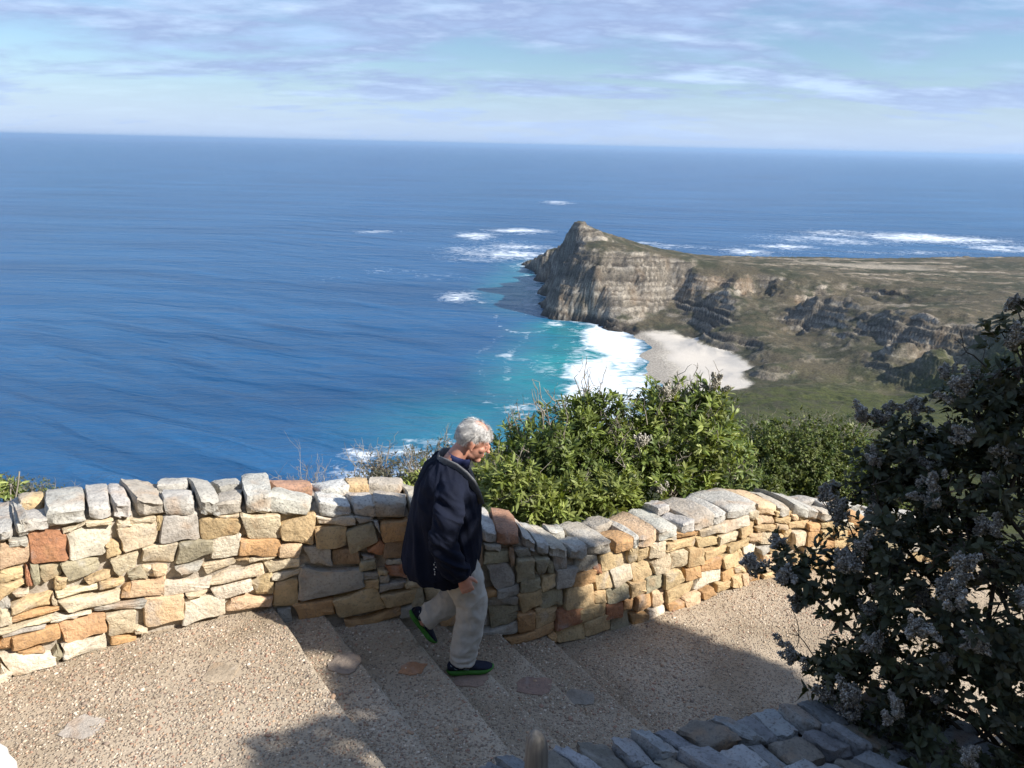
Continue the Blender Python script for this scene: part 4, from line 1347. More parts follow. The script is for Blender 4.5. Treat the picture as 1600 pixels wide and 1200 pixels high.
def leaves_mesh(pos, axis, nper, L_, W_, spread, cols, r, droop=0.25):
    """nper leaves at each sprig (pos, axis). Leaves are folded diamonds of four triangles."""
    n = len(pos)
    pos = np.repeat(pos, nper, 0)
    axis = unit(np.repeat(axis, nper, 0))
    m = len(pos)
    rv = unit(r.normal(0, 1, (m, 3)))
    side = unit(rv - (rv * axis).sum(1, keepdims=True) * axis)
    sp = r.uniform(spread[0], spread[1], (m, 1))
    d = unit(axis * np.cos(sp) + side * np.sin(sp))
    szv = np.repeat(r.uniform(.55, 1.35, (n, 1)), nper, 0)
    ln = L_ * r.uniform(.65, 1.2, (m, 1)) * szv
    wd = W_ * r.uniform(.7, 1.2, (m, 1)) * szv ** .7
    base = pos - axis * r.uniform(0, 1, (m, 1)) * L_ * .9
    wv = unit(np.cross(d, axis) + r.normal(0, .25, (m, 3)))
    nv = unit(np.cross(wv, d))
    cv = nv * ln * droop * -r.uniform(-.2, 1, (m, 1)) + np.array((0, 0, -1)) * ln * .12
    p1 = base + d * ln * .34 + nv * wd * .10
    p2 = base + d * ln * .70 + cv * .45 + nv * wd * .08
    tip = base + d * ln + cv
    V = np.stack([base, p1 + wv * wd * .46, p1 - wv * wd * .46, p2 + wv * wd * .40, p2 - wv * wd * .40, tip], 1).reshape(-1, 3)
    o = (np.arange(m) * 6)[:, None]
    f = np.concatenate([o + np.array([[0, 2, 1]]), o + np.array([[1, 2, 4]]), o + np.array([[1, 4, 3]]), o + np.array([[3, 4, 5]])])
    c = cols[r.integers(0, len(cols), n)]
    c = np.repeat(c, nper, 0) * r.uniform(.75, 1.25, (m, 1))
    return V, f, np.repeat(c, 6, 0)


def tubes(paths, sides=5):
    """paths: list of (points, radii)"""
    VV, FF = [], []
    off = 0
    for P, R in paths:
        P = np.asarray(P, float)
        n = len(P)
        T = np.gradient(P, axis=0)
        T = unit(T)
        ref = np.where(np.abs(T[:, 2:3]) > .9, np.array([[1., 0, 0]]), np.array([[0, 0, 1.]]))
        A = unit(np.cross(T, ref))
        B = np.cross(T, A)
        a = np.arange(sides) / sides * 2 * math.pi
        V = P[:, None] + (A[:, None] * np.cos(a)[None, :, None] + B[:, None] * np.sin(a)[None, :, None]) * np.asarray(R)[:, None, None]
        VV.append(V.reshape(-1, 3))
        i = np.arange(n - 1)[:, None] * sides
        k = np.arange(sides)[None]
        k2 = (k + 1) % sides
        f = np.stack([i + k, i + k2, i + sides + k2, i + sides + k], -1).reshape(-1, 4) + off
        FF.append(f)
        off += n * sides
    return np.concatenate(VV), np.concatenate(FF)


def branch_path(a, b, r, r0, r1, n=6, wig=.08, lift=.0):
    a, b = np.asarray(a, float), np.asarray(b, float)
    L_ = np.linalg.norm(b - a)
    t = np.linspace(0, 1, n)[:, None]
    P = a + (b - a) * t
    j = r.normal(0, 1, (n, 3)) * L_ * wig * np.sin(t * math.pi)
    P = P + j
    P[:, 2] += lift * L_ * np.sin(t[:, 0] * math.pi)
    return P, r0 + (r1 - r0) * t[:, 0] ** .8


def sample_lobes(lobes, n, r, inner=.55):
    """points biased to the skin of ellipsoids, with the outward direction"""
    w = np.array([l[3] * l[4] + l[4] * l[5] + l[3] * l[5] for l in lobes])
    k = r.choice(len(lobes), n, p=w / w.sum())
    Lb = np.array(lobes)[k]
    d = unit(r.normal(0, 1, (n, 3)))
    rad = r.uniform(inner ** 2, 1, (n, 1)) ** .5
    return Lb[:, :3] + d * rad * Lb[:, 3:6], d


def shrub(name, label, category, root_xy, lobes, clumps, sprigs, nper, L_, W_, cols, seed, clump_r=.12, spread=(.35, 1.3),
          up=.7, group=None, stem_r=.02, bark=None, bare=0, flowers=0, flower_cols=None, flower_size=.05, crown_name='crown', hide_low=None, flower_pts=None,
          inner=.55, mat=None):
    """lobes: (x, y, z, rx, ry, rz); a shrub with woody stems and a crown of leaf sprigs in clumps"""
    r = np.random.default_rng(seed)
    root_xy = np.asarray(root_xy, float)
    o = empty(name, tuple(root_xy))
    tag(o, label, category, group)
    cp, cd = sample_lobes(lobes, clumps, r, inner)
    # sprigs in every clump
    sz = clump_r * r.uniform(.6, 1.35, (clumps, 1))
    sp = np.repeat(cp, sprigs, 0) + unit(r.normal(0, 1, (clumps * sprigs, 3))) * (r.uniform(0, 1, (clumps * sprigs, 1)) ** .45) * np.repeat(sz, sprigs, 0)
    ax = np.repeat(cd, sprigs, 0) * .6 + (sp - np.repeat(cp, sprigs, 0)) / clump_r * .5 + np.array((0, 0, up)) + r.normal(0, .25, sp.shape)
    cl = np.repeat(r.uniform(.72, 1.28, (clumps, 1)), sprigs * nper * 6, 0)
    V, f, c = leaves_mesh(sp, ax, nper, L_, W_, spread, np.asarray(cols), r)
    c = np.clip(c * cl, 0.005, 1)
    under(mesh_obj(crown_name, V, f, mat or M_LEAF, None, vcol=c), o)
    # wood: a few main stems, then twigs to the clumps
    paths = []
    nl = len(lobes)
    hubs = []
    for l in lobes:
        h = np.array(l[:3]) - np.array((0, 0, l[5] * .35))
        base = root_xy + r.normal(0, .05, 3) * np.array((1, 1, 0))
        paths.append(branch_path(base, h, r, stem_r, stem_r * .55, 7, .05, .05))
        hubs.append(h)
    hubs = np.array(hubs)
    for p in cp[:: max(1, clumps // 160)]:
        h = hubs[np.argmin(((hubs - p) ** 2).sum(1))]
        paths.append(branch_path(h, p, r, stem_r * .4, stem_r * .12, 5, .08, .05))
    for i in range(bare):
        p, d = sample_lobes(lobes, 1, r, .9)
        h = hubs[np.argmin(((hubs - p[0]) ** 2).sum(1))]
        tip = p[0] + (d[0] * .5 + np.array((0, 0, .8))) * r.uniform(.06, .28)
        P, R = branch_path(p[0] * .6 + h * .4, tip, r, stem_r * .34, stem_r * .10, 6, .07)
        paths.append((P, R))
        for q in range(3):
            k = r.integers(2, 5)
            paths.append(branch_path(P[k], P[k] + (r.normal(0, .6, 3) + np.array((0, 0, .6))) * .09, r, stem_r * .18, stem_r * .08, 4, .08))
    heads = []
    if flowers:
        hp, hd = sample_lobes(lobes, flowers, r, .93)
        heads += [(p, d, flower_size * r.uniform(.7, 1.3)) for p, d in zip(hp, hd)]
    for p in (flower_pts or []):
        heads.append((np.array(p[:3]), np.array(p[3:6]), p[6]))
    stalk_leaf = []
    for (p, d, fs) in heads:
        h = hubs[np.argmin(((hubs - p) ** 2).sum(1))]
        P, R = branch_path(h, p + np.array((0, 0, fs * .5)), r, stem_r * .4, stem_r * .16, 8, .04, .04)
        paths.append((P, R))
        stalk_leaf.append(P[3:])
    if stalk_leaf:
        sp = np.concatenate(stalk_leaf)
        V, f, c = leaves_mesh(sp, np.repeat([[0, 0, 1.0]], len(sp), 0) + r.normal(0, .4, sp.shape), 5, L_, W_, (.6, 1.5), np.asarray(cols), r)
        under(mesh_obj('stalk_leaves', V, f, mat or M_LEAF, None, vcol=c), o)
    V, f = tubes(paths, 5)
    under(mesh_obj('stems', V, f, bark or M_BARK, None, smooth=True), o)
    # woolly flower heads: spires of tiny florets
    for (p, d, fs) in heads:
        a = unit(d * .7 + np.array((0, 0, .75)) + r.normal(0, .2, 3))
        k = 8
        VV, CC = [], []
        # a main spire and side tufts
        for q in range(k):
            ca = unit(a + r.normal(0, .5, 3) * (q > 0))
            c0 = p + (r.normal(0, .36, 3) * fs * (q > 0))
            nn = 110
            h = r.uniform(0, 1, (nn, 1))
            rad = np.sin(np.clip(h * .85 + .15, 0, 1) * math.pi) ** .6 * fs * .36
            off = unit(r.normal(0, 1, (nn, 3))) * rad * r.uniform(.4, 1, (nn, 1))
            VV.append(c0 + ca * h * fs * 1.15 + off)
        fp = np.concatenate(VV)
        m = len(fp)
        s_ = r.uniform(.0022, .0048, (m, 1, 1)) * (fs / .05) ** .5
        tet = np.array([(1, 1, 1), (1, -1, -1), (-1, 1, -1), (-1, -1, 1)], float)
        Rj = r.normal(0, .35, (m, 4, 3))
        W = fp[:, None] + (tet[None] + Rj) * s_
        tf = np.array([(0, 1, 2), (0, 3, 1), (0, 2, 3), (1, 3, 2)])
        ff = (tf[None] + (np.arange(m) * 4)[:, None, None]).reshape(-1, 3)
        cc = np.asarray(flower_cols)[r.integers(0, len(flower_cols), m)] * r.uniform(.6, 1.15, (m, 1))
        under(mesh_obj('flower_head', W.reshape(-1, 3), ff, M_FLOWER, None, vcol=np.clip(np.repeat(cc, 4, 0), 0, 1)), o)
    return o


# ---- the big dark shrub by the near wall, woolly grey flower heads
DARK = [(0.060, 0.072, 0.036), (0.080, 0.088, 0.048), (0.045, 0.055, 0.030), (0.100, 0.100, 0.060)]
WOOL = [(0.56, 0.53, 0.48), (0.68, 0.65, 0.60), (0.42, 0.39, 0.35), (0.74, 0.72, 0.67)]
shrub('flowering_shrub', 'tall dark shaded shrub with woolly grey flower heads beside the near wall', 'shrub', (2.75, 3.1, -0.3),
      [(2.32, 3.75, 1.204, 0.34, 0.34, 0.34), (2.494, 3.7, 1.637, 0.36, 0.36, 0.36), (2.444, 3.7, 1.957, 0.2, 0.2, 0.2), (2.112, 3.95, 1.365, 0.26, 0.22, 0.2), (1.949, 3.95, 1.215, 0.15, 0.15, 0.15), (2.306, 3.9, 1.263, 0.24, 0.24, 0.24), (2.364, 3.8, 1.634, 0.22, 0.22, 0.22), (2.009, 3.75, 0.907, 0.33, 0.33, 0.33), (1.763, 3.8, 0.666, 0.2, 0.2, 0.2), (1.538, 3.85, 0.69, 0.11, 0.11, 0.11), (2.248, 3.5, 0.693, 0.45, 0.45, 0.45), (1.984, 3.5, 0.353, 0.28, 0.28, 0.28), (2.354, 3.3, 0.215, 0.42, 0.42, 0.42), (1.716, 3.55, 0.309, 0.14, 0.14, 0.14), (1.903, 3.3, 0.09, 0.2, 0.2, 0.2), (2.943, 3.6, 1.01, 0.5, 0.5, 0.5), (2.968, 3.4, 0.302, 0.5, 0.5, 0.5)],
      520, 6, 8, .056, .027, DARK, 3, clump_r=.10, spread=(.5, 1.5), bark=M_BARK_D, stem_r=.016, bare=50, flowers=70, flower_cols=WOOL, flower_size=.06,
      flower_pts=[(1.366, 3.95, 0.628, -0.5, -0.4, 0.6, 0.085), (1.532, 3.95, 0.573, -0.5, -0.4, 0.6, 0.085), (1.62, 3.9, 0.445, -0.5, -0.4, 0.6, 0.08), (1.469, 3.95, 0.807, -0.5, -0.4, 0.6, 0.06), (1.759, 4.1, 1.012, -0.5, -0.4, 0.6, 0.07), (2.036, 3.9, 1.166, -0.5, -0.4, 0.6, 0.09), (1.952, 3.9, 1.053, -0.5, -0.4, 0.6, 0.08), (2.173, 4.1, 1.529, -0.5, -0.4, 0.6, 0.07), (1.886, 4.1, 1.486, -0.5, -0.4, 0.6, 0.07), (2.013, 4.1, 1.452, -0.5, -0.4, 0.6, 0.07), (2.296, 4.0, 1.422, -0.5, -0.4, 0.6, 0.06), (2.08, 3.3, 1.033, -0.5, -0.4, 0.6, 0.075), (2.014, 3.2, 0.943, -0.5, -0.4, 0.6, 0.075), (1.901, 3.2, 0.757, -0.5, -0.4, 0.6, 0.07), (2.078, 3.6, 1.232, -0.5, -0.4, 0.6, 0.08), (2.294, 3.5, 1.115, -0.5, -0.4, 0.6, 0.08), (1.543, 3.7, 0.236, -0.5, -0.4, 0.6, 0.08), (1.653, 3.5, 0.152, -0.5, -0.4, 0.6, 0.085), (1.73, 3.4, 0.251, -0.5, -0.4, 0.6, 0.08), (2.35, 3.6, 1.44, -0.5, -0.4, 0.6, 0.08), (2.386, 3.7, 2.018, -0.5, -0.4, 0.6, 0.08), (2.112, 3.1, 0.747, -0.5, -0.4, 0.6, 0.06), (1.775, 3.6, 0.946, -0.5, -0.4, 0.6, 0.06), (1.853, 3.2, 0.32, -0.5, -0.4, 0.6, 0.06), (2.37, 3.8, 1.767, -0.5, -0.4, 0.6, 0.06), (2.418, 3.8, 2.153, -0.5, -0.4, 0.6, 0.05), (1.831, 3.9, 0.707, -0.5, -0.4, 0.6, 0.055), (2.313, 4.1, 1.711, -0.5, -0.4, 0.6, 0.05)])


# ---- sunlit bushes behind the parapet
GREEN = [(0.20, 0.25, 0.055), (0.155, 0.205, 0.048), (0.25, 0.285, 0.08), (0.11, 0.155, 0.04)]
OLIVE = [(0.12, 0.155, 0.038), (0.085, 0.12, 0.03), (0.155, 0.18, 0.05)]
GREY = [(0.150, 0.150, 0.095), (0.115, 0.120, 0.075), (0.19, 0.18, 0.12), (0.13, 0.105, 0.075)]
shrub('leafy_shrub', 'tallest green bush behind the wall with long narrow leaves and pale tufts', 'shrub', (1.676, 7.0, -2.6),
      [(1.54, 6.9, 0.268, 0.52, 0.5, 0.5), (1.837, 7.0, 0.489, 0.28, 0.3, 0.3), (1.306, 7.0, 0.477, 0.3, 0.3, 0.28), (1.641, 7.1, 0.608, 0.2, 0.2, 0.16), (1.108, 6.7, 0.15, 0.42, 0.4, 0.4), (1.916, 6.9, 0.023, 0.34, 0.35, 0.4), (1.433, 6.5, -0.065, 0.4, 0.3, 0.3)],
      330, 6, 9, .088, .022, GREEN, 21, clump_r=.13, spread=(.35, 1.25), up=.8, bare=60, flowers=9, flower_cols=[(.62, .58, .50), (.72, .69, .62), (.5, .46, .38)], flower_size=.075)
shrub('leafy_shrub', 'dark green bush with bare grey branches just past the walker', 'shrub', (0.514, 6.6, -2.2),
      [(0.464, 6.6, 0.297, 0.42, 0.4, 0.4), (0.759, 6.8, 0.411, 0.34, 0.35, 0.34), (0.185, 6.6, 0.169, 0.34, 0.3, 0.34), (0.735, 6.4, 0.144, 0.34, 0.3, 0.3), (0.012, 6.9, 0.232, 0.2, 0.25, 0.22), (0.675, 6.9, 0.527, 0.16, 0.2, 0.14)],
      250, 6, 9, .084, .021, [GREEN[1], GREEN[3], OLIVE[0], GREEN[0]], 22, clump_r=.13, spread=(.35, 1.25), up=.8, bare=80)
shrub('leafy_shrub', 'small bright green bush touching the inside bend of the wall top', 'shrub', (0.189, 5.75, -1.4),
      [(0.17, 5.7, 0.159, 0.24, 0.2, 0.2), (0.375, 5.75, 0.086, 0.18, 0.2, 0.14), (-0.008, 5.8, 0.273, 0.18, 0.2, 0.2), (0.847, 5.95, 0.171, 0.2, 0.2, 0.16), (0.533, 5.9, 0.158, 0.2, 0.2, 0.16)],
      210, 6, 9, .080, .020, [GREEN[0], GREEN[2], (0.19, 0.225, 0.06)], 23, clump_r=.10, spread=(.35, 1.25), up=.8, bare=14)
shrub('rounded_shrub', 'dense rounded dark green shrub behind the far bend of the wall', 'shrub', (3.847, 9.0, -3.6),
      [(3.34, 8.8, -0.653, 0.55, 0.5, 0.5), (3.955, 9.0, -0.719, 0.5, 0.5, 0.5), (2.905, 8.6, -0.661, 0.36, 0.4, 0.44), (3.674, 8.6, -0.884, 0.5, 0.4, 0.35), (4.216, 8.8, -0.96, 0.4, 0.4, 0.4), (3.131, 8.9, -0.535, 0.3, 0.3, 0.3), (2.666, 8.0, -0.716, 0.3, 0.3, 0.25), (4.777, 9.2, -0.952, 0.5, 0.4, 0.4)],
      950, 7, 8, .046, .021, OLIVE, 24, clump_r=.14, spread=(.3, 1.3), up=.9, bare=6, stem_r=.018)
shrub('dry_shrub', 'grey brittle bush with bare twigs above the wall behind the walker', 'shrub', (-1.141, 6.6, -1.9),
      [(-1.126, 6.6, -0.059, 0.26, 0.3, 0.2), (-1.337, 6.5, -0.1, 0.2, 0.2, 0.14), (-0.851, 6.7, 0.01, 0.24, 0.3, 0.2), (-0.646, 7.0, -0.014, 0.22, 0.25, 0.18), (-1.216, 6.8, -0.04, 0.16, 0.2, 0.12)],
      230, 5, 7, .030, .009, GREY, 25, clump_r=.10, spread=(.3, 1.3), up=.9, bare=60, stem_r=.013)
shrub('leafy_shrub', 'patch of yellow-green leaves between the dry bush and the walker', 'shrub', (-0.675, 6.1, -1.5),
      [(-0.681, 6.1, 0.17, 0.16, 0.16, 0.14), (-0.816, 6.0, 0.137, 0.12, 0.15, 0.1), (-0.519, 6.2, 0.2, 0.16, 0.16, 0.16), (-0.299, 6.1, 0.133, 0.22, 0.2, 0.2), (-0.12, 6.3, 0.196, 0.18, 0.2, 0.2)],
      120, 6, 8, .05, .014, [GREEN[2], (0.2, 0.21, 0.06), GREEN[0]], 26, clump_r=.09, bare=8, stem_r=.011)
shrub('dry_shrub', 'small tuft of dry twigs poking above the sunny wall', 'shrub', (-1.553, 5.6, -1.0),
      [(-1.592, 5.6, 0.298, 0.1, 0.12, 0.07), (-1.446, 5.6, 0.275, 0.09, 0.12, 0.06)],
      50, 4, 6, .018, .006, GREY, 27, clump_r=.05, bare=34, stem_r=.007)
shrub('sprouting_plant', 'green sprout with slender leaves at the left end of the wall', 'shrub', (-3.413, 4.9, 0.0),
      [(-3.385, 4.9, 0.57, 0.09, 0.1, 0.06), (-3.256, 4.9, 0.711, 0.025, 0.03, 0.02), (-3.33, 4.9, 0.617, 0.03, 0.03, 0.03), (-3.489, 4.9, 0.591, 0.1, 0.1, 0.1)],
      26, 3, 6, .085, .018, [GREEN[2], (0.2, 0.25, 0.08)], 28, clump_r=.04, bare=4, stem_r=.009)
shrub('heath_shrub', 'low grey-green heath cushion below the end of the sunny wall', 'shrub', (-4.424, 6.5, -1.6),
      [(-4.306, 6.6, -0.259, 0.22, 0.2, 0.1), (-4.535, 6.7, -0.234, 0.18, 0.2, 0.12), (-4.02, 6.5, -0.256, 0.16, 0.2, 0.07), (-4.815, 6.6, -0.196, 0.25, 0.2, 0.15)],
      170, 6, 7, .022, .007, [GREY[0], OLIVE[2], (0.14, 0.15, 0.07)], 29, clump_r=.07, bare=6, stem_r=.008)
shrub('heath_shrub', 'grey-green heath brush on the slope above the rounded shrub', 'shrub', (5.619, 14.0, -6.4),
      [(4.76, 14.0, -2.072, 0.6, 0.5, 0.22), (5.777, 14.5, -2.15, 0.6, 0.5, 0.24), (6.422, 14.0, -2.084, 0.6, 0.5, 0.26), (7.026, 13.5, -2.108, 0.6, 0.5, 0.3), (4.065, 12.5, -1.798, 0.5, 0.5, 0.3)],
      300, 6, 7, .035, .010, [GREY[0], GREY[1], OLIVE[1], (0.10, 0.11, 0.06)], 30, clump_r=.16, bare=30, stem_r=.012)
shrub('shade_tree', 'broad-crowned tree on the bank outside the picture, shading the steps', 'tree', (7.6, 0.4, 0.6),
      [(6.97, 2.95, 4.0, 0.42, 0.42, 0.34), (7.35, 2.79, 4.0, 0.36, 0.36, 0.29), (7.59, 2.46, 4.0, 0.3, 0.3, 0.24), (6.36, 2.63, 4.0, 0.48, 0.48, 0.38), (5.61, 2.54, 4.0, 0.5, 0.5, 0.4), (4.88, 2.6, 4.0, 0.38, 0.38, 0.3), (4.31, 2.62, 4.0, 0.2, 0.2, 0.16), (4.89, 2.07, 4.0, 0.34, 0.34, 0.27), (4.61, 1.57, 4.0, 0.18, 0.18, 0.14), (4.3, 1.42, 4.0, 0.2, 0.2, 0.16), (5.8, 2.05, 4.0, 0.45, 0.45, 0.36), (6.87, 2.29, 4.0, 0.5, 0.5, 0.4), (4.39, 2.89, 4.3, 0.15, 0.15, 0.12), (4.39, 3.01, 4.3, 0.17, 0.17, 0.13), (4.95, 3.02, 4.3, 0.36, 0.36, 0.29), (5.53, 3.03, 4.3, 0.36, 0.36, 0.29), (6.03, 3.01, 4.3, 0.3, 0.3, 0.24), (5.81, 3.15, 4.3, 0.2, 0.2, 0.16), (6.43, 1.59, 4.1, 0.6, 0.6, 0.48), (7.27, 1.78, 4.6, 0.8, 0.8, 0.64), (7.25, 1.75, 5.0, 0.75, 0.75, 0.6), (8.03, 1.66, 4.3, 0.7, 0.7, 0.56), (7.13, 1.69, 4.4, 0.7, 0.7, 0.56), (5.17, 1.38, 3.8, 0.5, 0.5, 0.4), (5.8, 1.38, 4.0, 0.6, 0.6, 0.48), (6.7, 1.83, 4.0, 0.55, 0.55, 0.44)],
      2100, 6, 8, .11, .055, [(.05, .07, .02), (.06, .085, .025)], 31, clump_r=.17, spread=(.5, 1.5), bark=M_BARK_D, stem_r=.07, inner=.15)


# ------------------------------------------------------------------ the walker (x forward, y to his left, z up from the front sole)
def ellipsoid(c, r, rot=None, n=14):
    th = np.linspace(0, math.pi, n)
    V = [(0, 0, 1)]
    ph = np.arange(2 * n) / (2 * n) * 2 * math.pi
    for t in th[1:-1]:
        for p in ph:
            V.append((math.sin(t) * math.cos(p), math.sin(t) * math.sin(p), math.cos(t)))
    V.append((0, 0, -1))
    V = np.array(V) * np.array(r)
    if rot is not None:
        V = V @ np.array(rot).T
    V = V + np.array(c)
    F = []
    m = 2 * n
    for j in range(m):
        F.append((0, 1 + j, 1 + (j + 1) % m))
    for i in range(n - 3):
        for j in range(m):
            a = 1 + i * m + j
            b = 1 + i * m + (j + 1) % m
            F.append((a, a + m, b + m, b))
    last = len(V) - 1
    o = 1 + (n - 3) * m
    for j in range(m):
        F.append((o + j, last, o + (j + 1) % m))
    return V, F


def tube_loft(st, side=(0, 1, 0), sides=20, power=2.0):
    """st: (x, y, z, r_forward, r_side); closed ends"""
    st = np.array(st, float)
    P = st[:, :3]
    T = unit(np.gradient(P, axis=0))
    S = np.broadcast_to(np.array(side, float), T.shape)
    S = unit(S - (S * T).sum(1, keepdims=True) * T)
    Fw = np.cross(S, T)
    a = np.arange(sides) / sides * 2 * math.pi
    ca, sa = np.cos(a), np.sin(a)
    if power != 2.0:
        ca = np.sign(ca) * np.abs(ca) ** (2 / power)
        sa = np.sign(sa) * np.abs(sa) ** (2 / power)
    V = P[:, None] + Fw[:, None] * (ca[None, :, None] * st[:, 3][:, None, None]) + S[:, None] * (sa[None, :, None] * st[:, 4][:, None, None])
    n = len(st)
    V = np.concatenate([V.reshape(-1, 3), P[:1], P[-1:]])
    F = []
    for i in range(n - 1):
        for j in range(sides):
            k = (j + 1) % sides
            F.append((i * sides + j, i * sides + k, (i + 1) * sides + k, (i + 1) * sides + j))
    for j in range(sides):
        k = (j + 1) % sides
        F.append((n * sides, k, j))
        F.append((n * sides + 1, (n - 1) * sides + j, (n - 1) * sides + k))
    return V, F


def ring_loft(rings, sides=36, power=2.6):
    """rings: (cx, z, half_depth, half_width, slope) level slices of a garment"""
    a = np.arange(sides) / sides * 2 * math.pi
    ca = np.sign(np.cos(a)) * np.abs(np.cos(a)) ** (2 / power)
    sa = np.sign(np.sin(a)) * np.abs(np.sin(a)) ** (2 / power)
    V = []
    for cx, z, d, w, sl in rings:
        V.append(np.stack([cx + d * ca, w * sa, z + sl * d * ca], 1))
    n = len(rings)
    cb = np.array([[rings[0][0], 0, rings[0][1]], [rings[-1][0], 0, rings[-1][1]]])
    V = np.concatenate([np.concatenate(V), cb])
    F = []
    for i in range(n - 1):
        for j in range(sides):
            k = (j + 1) % sides
            F.append((i * sides + j, i * sides + k, (i + 1) * sides + k, (i + 1) * sides + j))
    for j in range(sides):
        k = (j + 1) % sides
        F.append((n * sides, k, j))
        F.append((n * sides + 1, (n - 1) * sides + j, (n - 1) * sides + k))
    return V, F


def fuse(name, pieces, voxel, mat, parent, smooth_it=3, disp=None):
    """union of closed pieces as one continuous skin"""
    V, F, off = [], [], 0
    for v, f in pieces:
        V.append(v)
        F += [tuple(i + off for i in q) for q in f]
        off += len(v)
    me = bpy.data.meshes.new(name + '_src')
    me.from_pydata([tuple(x) for x in np.concatenate(V)], [], F)
    tmp = bpy.data.objects.new(name + '_src', me)
    COL.objects.link(tmp)
    md = tmp.modifiers.new('r', 'REMESH')
    md.mode = 'VOXEL'
    md.voxel_size = voxel
    ms = tmp.modifiers.new('s', 'SMOOTH')
    ms.factor = 0.5
    ms.iterations = smooth_it
    dg = bpy.context.evaluated_depsgraph_get()
    res = bpy.data.meshes.new_from_object(tmp.evaluated_get(dg))
    bpy.data.objects.remove(tmp)
    bpy.data.meshes.remove(me)
    n = len(res.vertices)
    if disp is not None:
        co = np.empty(n * 3, np.float32)
        no = np.empty(n * 3, np.float32)
        res.vertices.foreach_get('co', co)
        res.vertex_normals.foreach_get('vector', no)
        co, no = co.reshape(-1, 3).astype(float), no.reshape(-1, 3).astype(float)
        co = co + no * disp(co, no)[:, None]
        res.vertices.foreach_set('co', co.astype(np.float32).ravel())
        res.update()
    res.polygons.foreach_set('use_smooth', np.ones(len(res.polygons), bool))
    res.materials.clear()
    res.materials.append(mat)
    res.name = name
    o = bpy.data.objects.new(name, res)
    COL.objects.link(o)
    o.parent = parent
    return o


def mat_skin():
    m, t, b = new_mat('weathered_skin')
    tc = N(t, 'ShaderNodeTexCoord')
    nz = N(t, 'ShaderNodeTexNoise')
    nz.inputs['Scale'].default_value = 28
    nz.inputs['Detail'].default_value = 4
    t.links.new(tc.outputs['Object'], nz.inputs['Vector'])
    r = ramp(t, [(0.3, (0.50, 0.22, 0.145)), (0.7, (0.62, 0.32, 0.225))])
    t.links.new(nz.outputs['Fac'], r.inputs[0])
    t.links.new(r.outputs[0], b.inputs['Base Color'])
    b.inputs['Roughness'].default_value = 0.55
    b.inputs['Subsurface Weight'].default_value = 0.08
    b.inputs['Subsurface Radius'].default_value = (0.01, 0.004, 0.002)
    return m


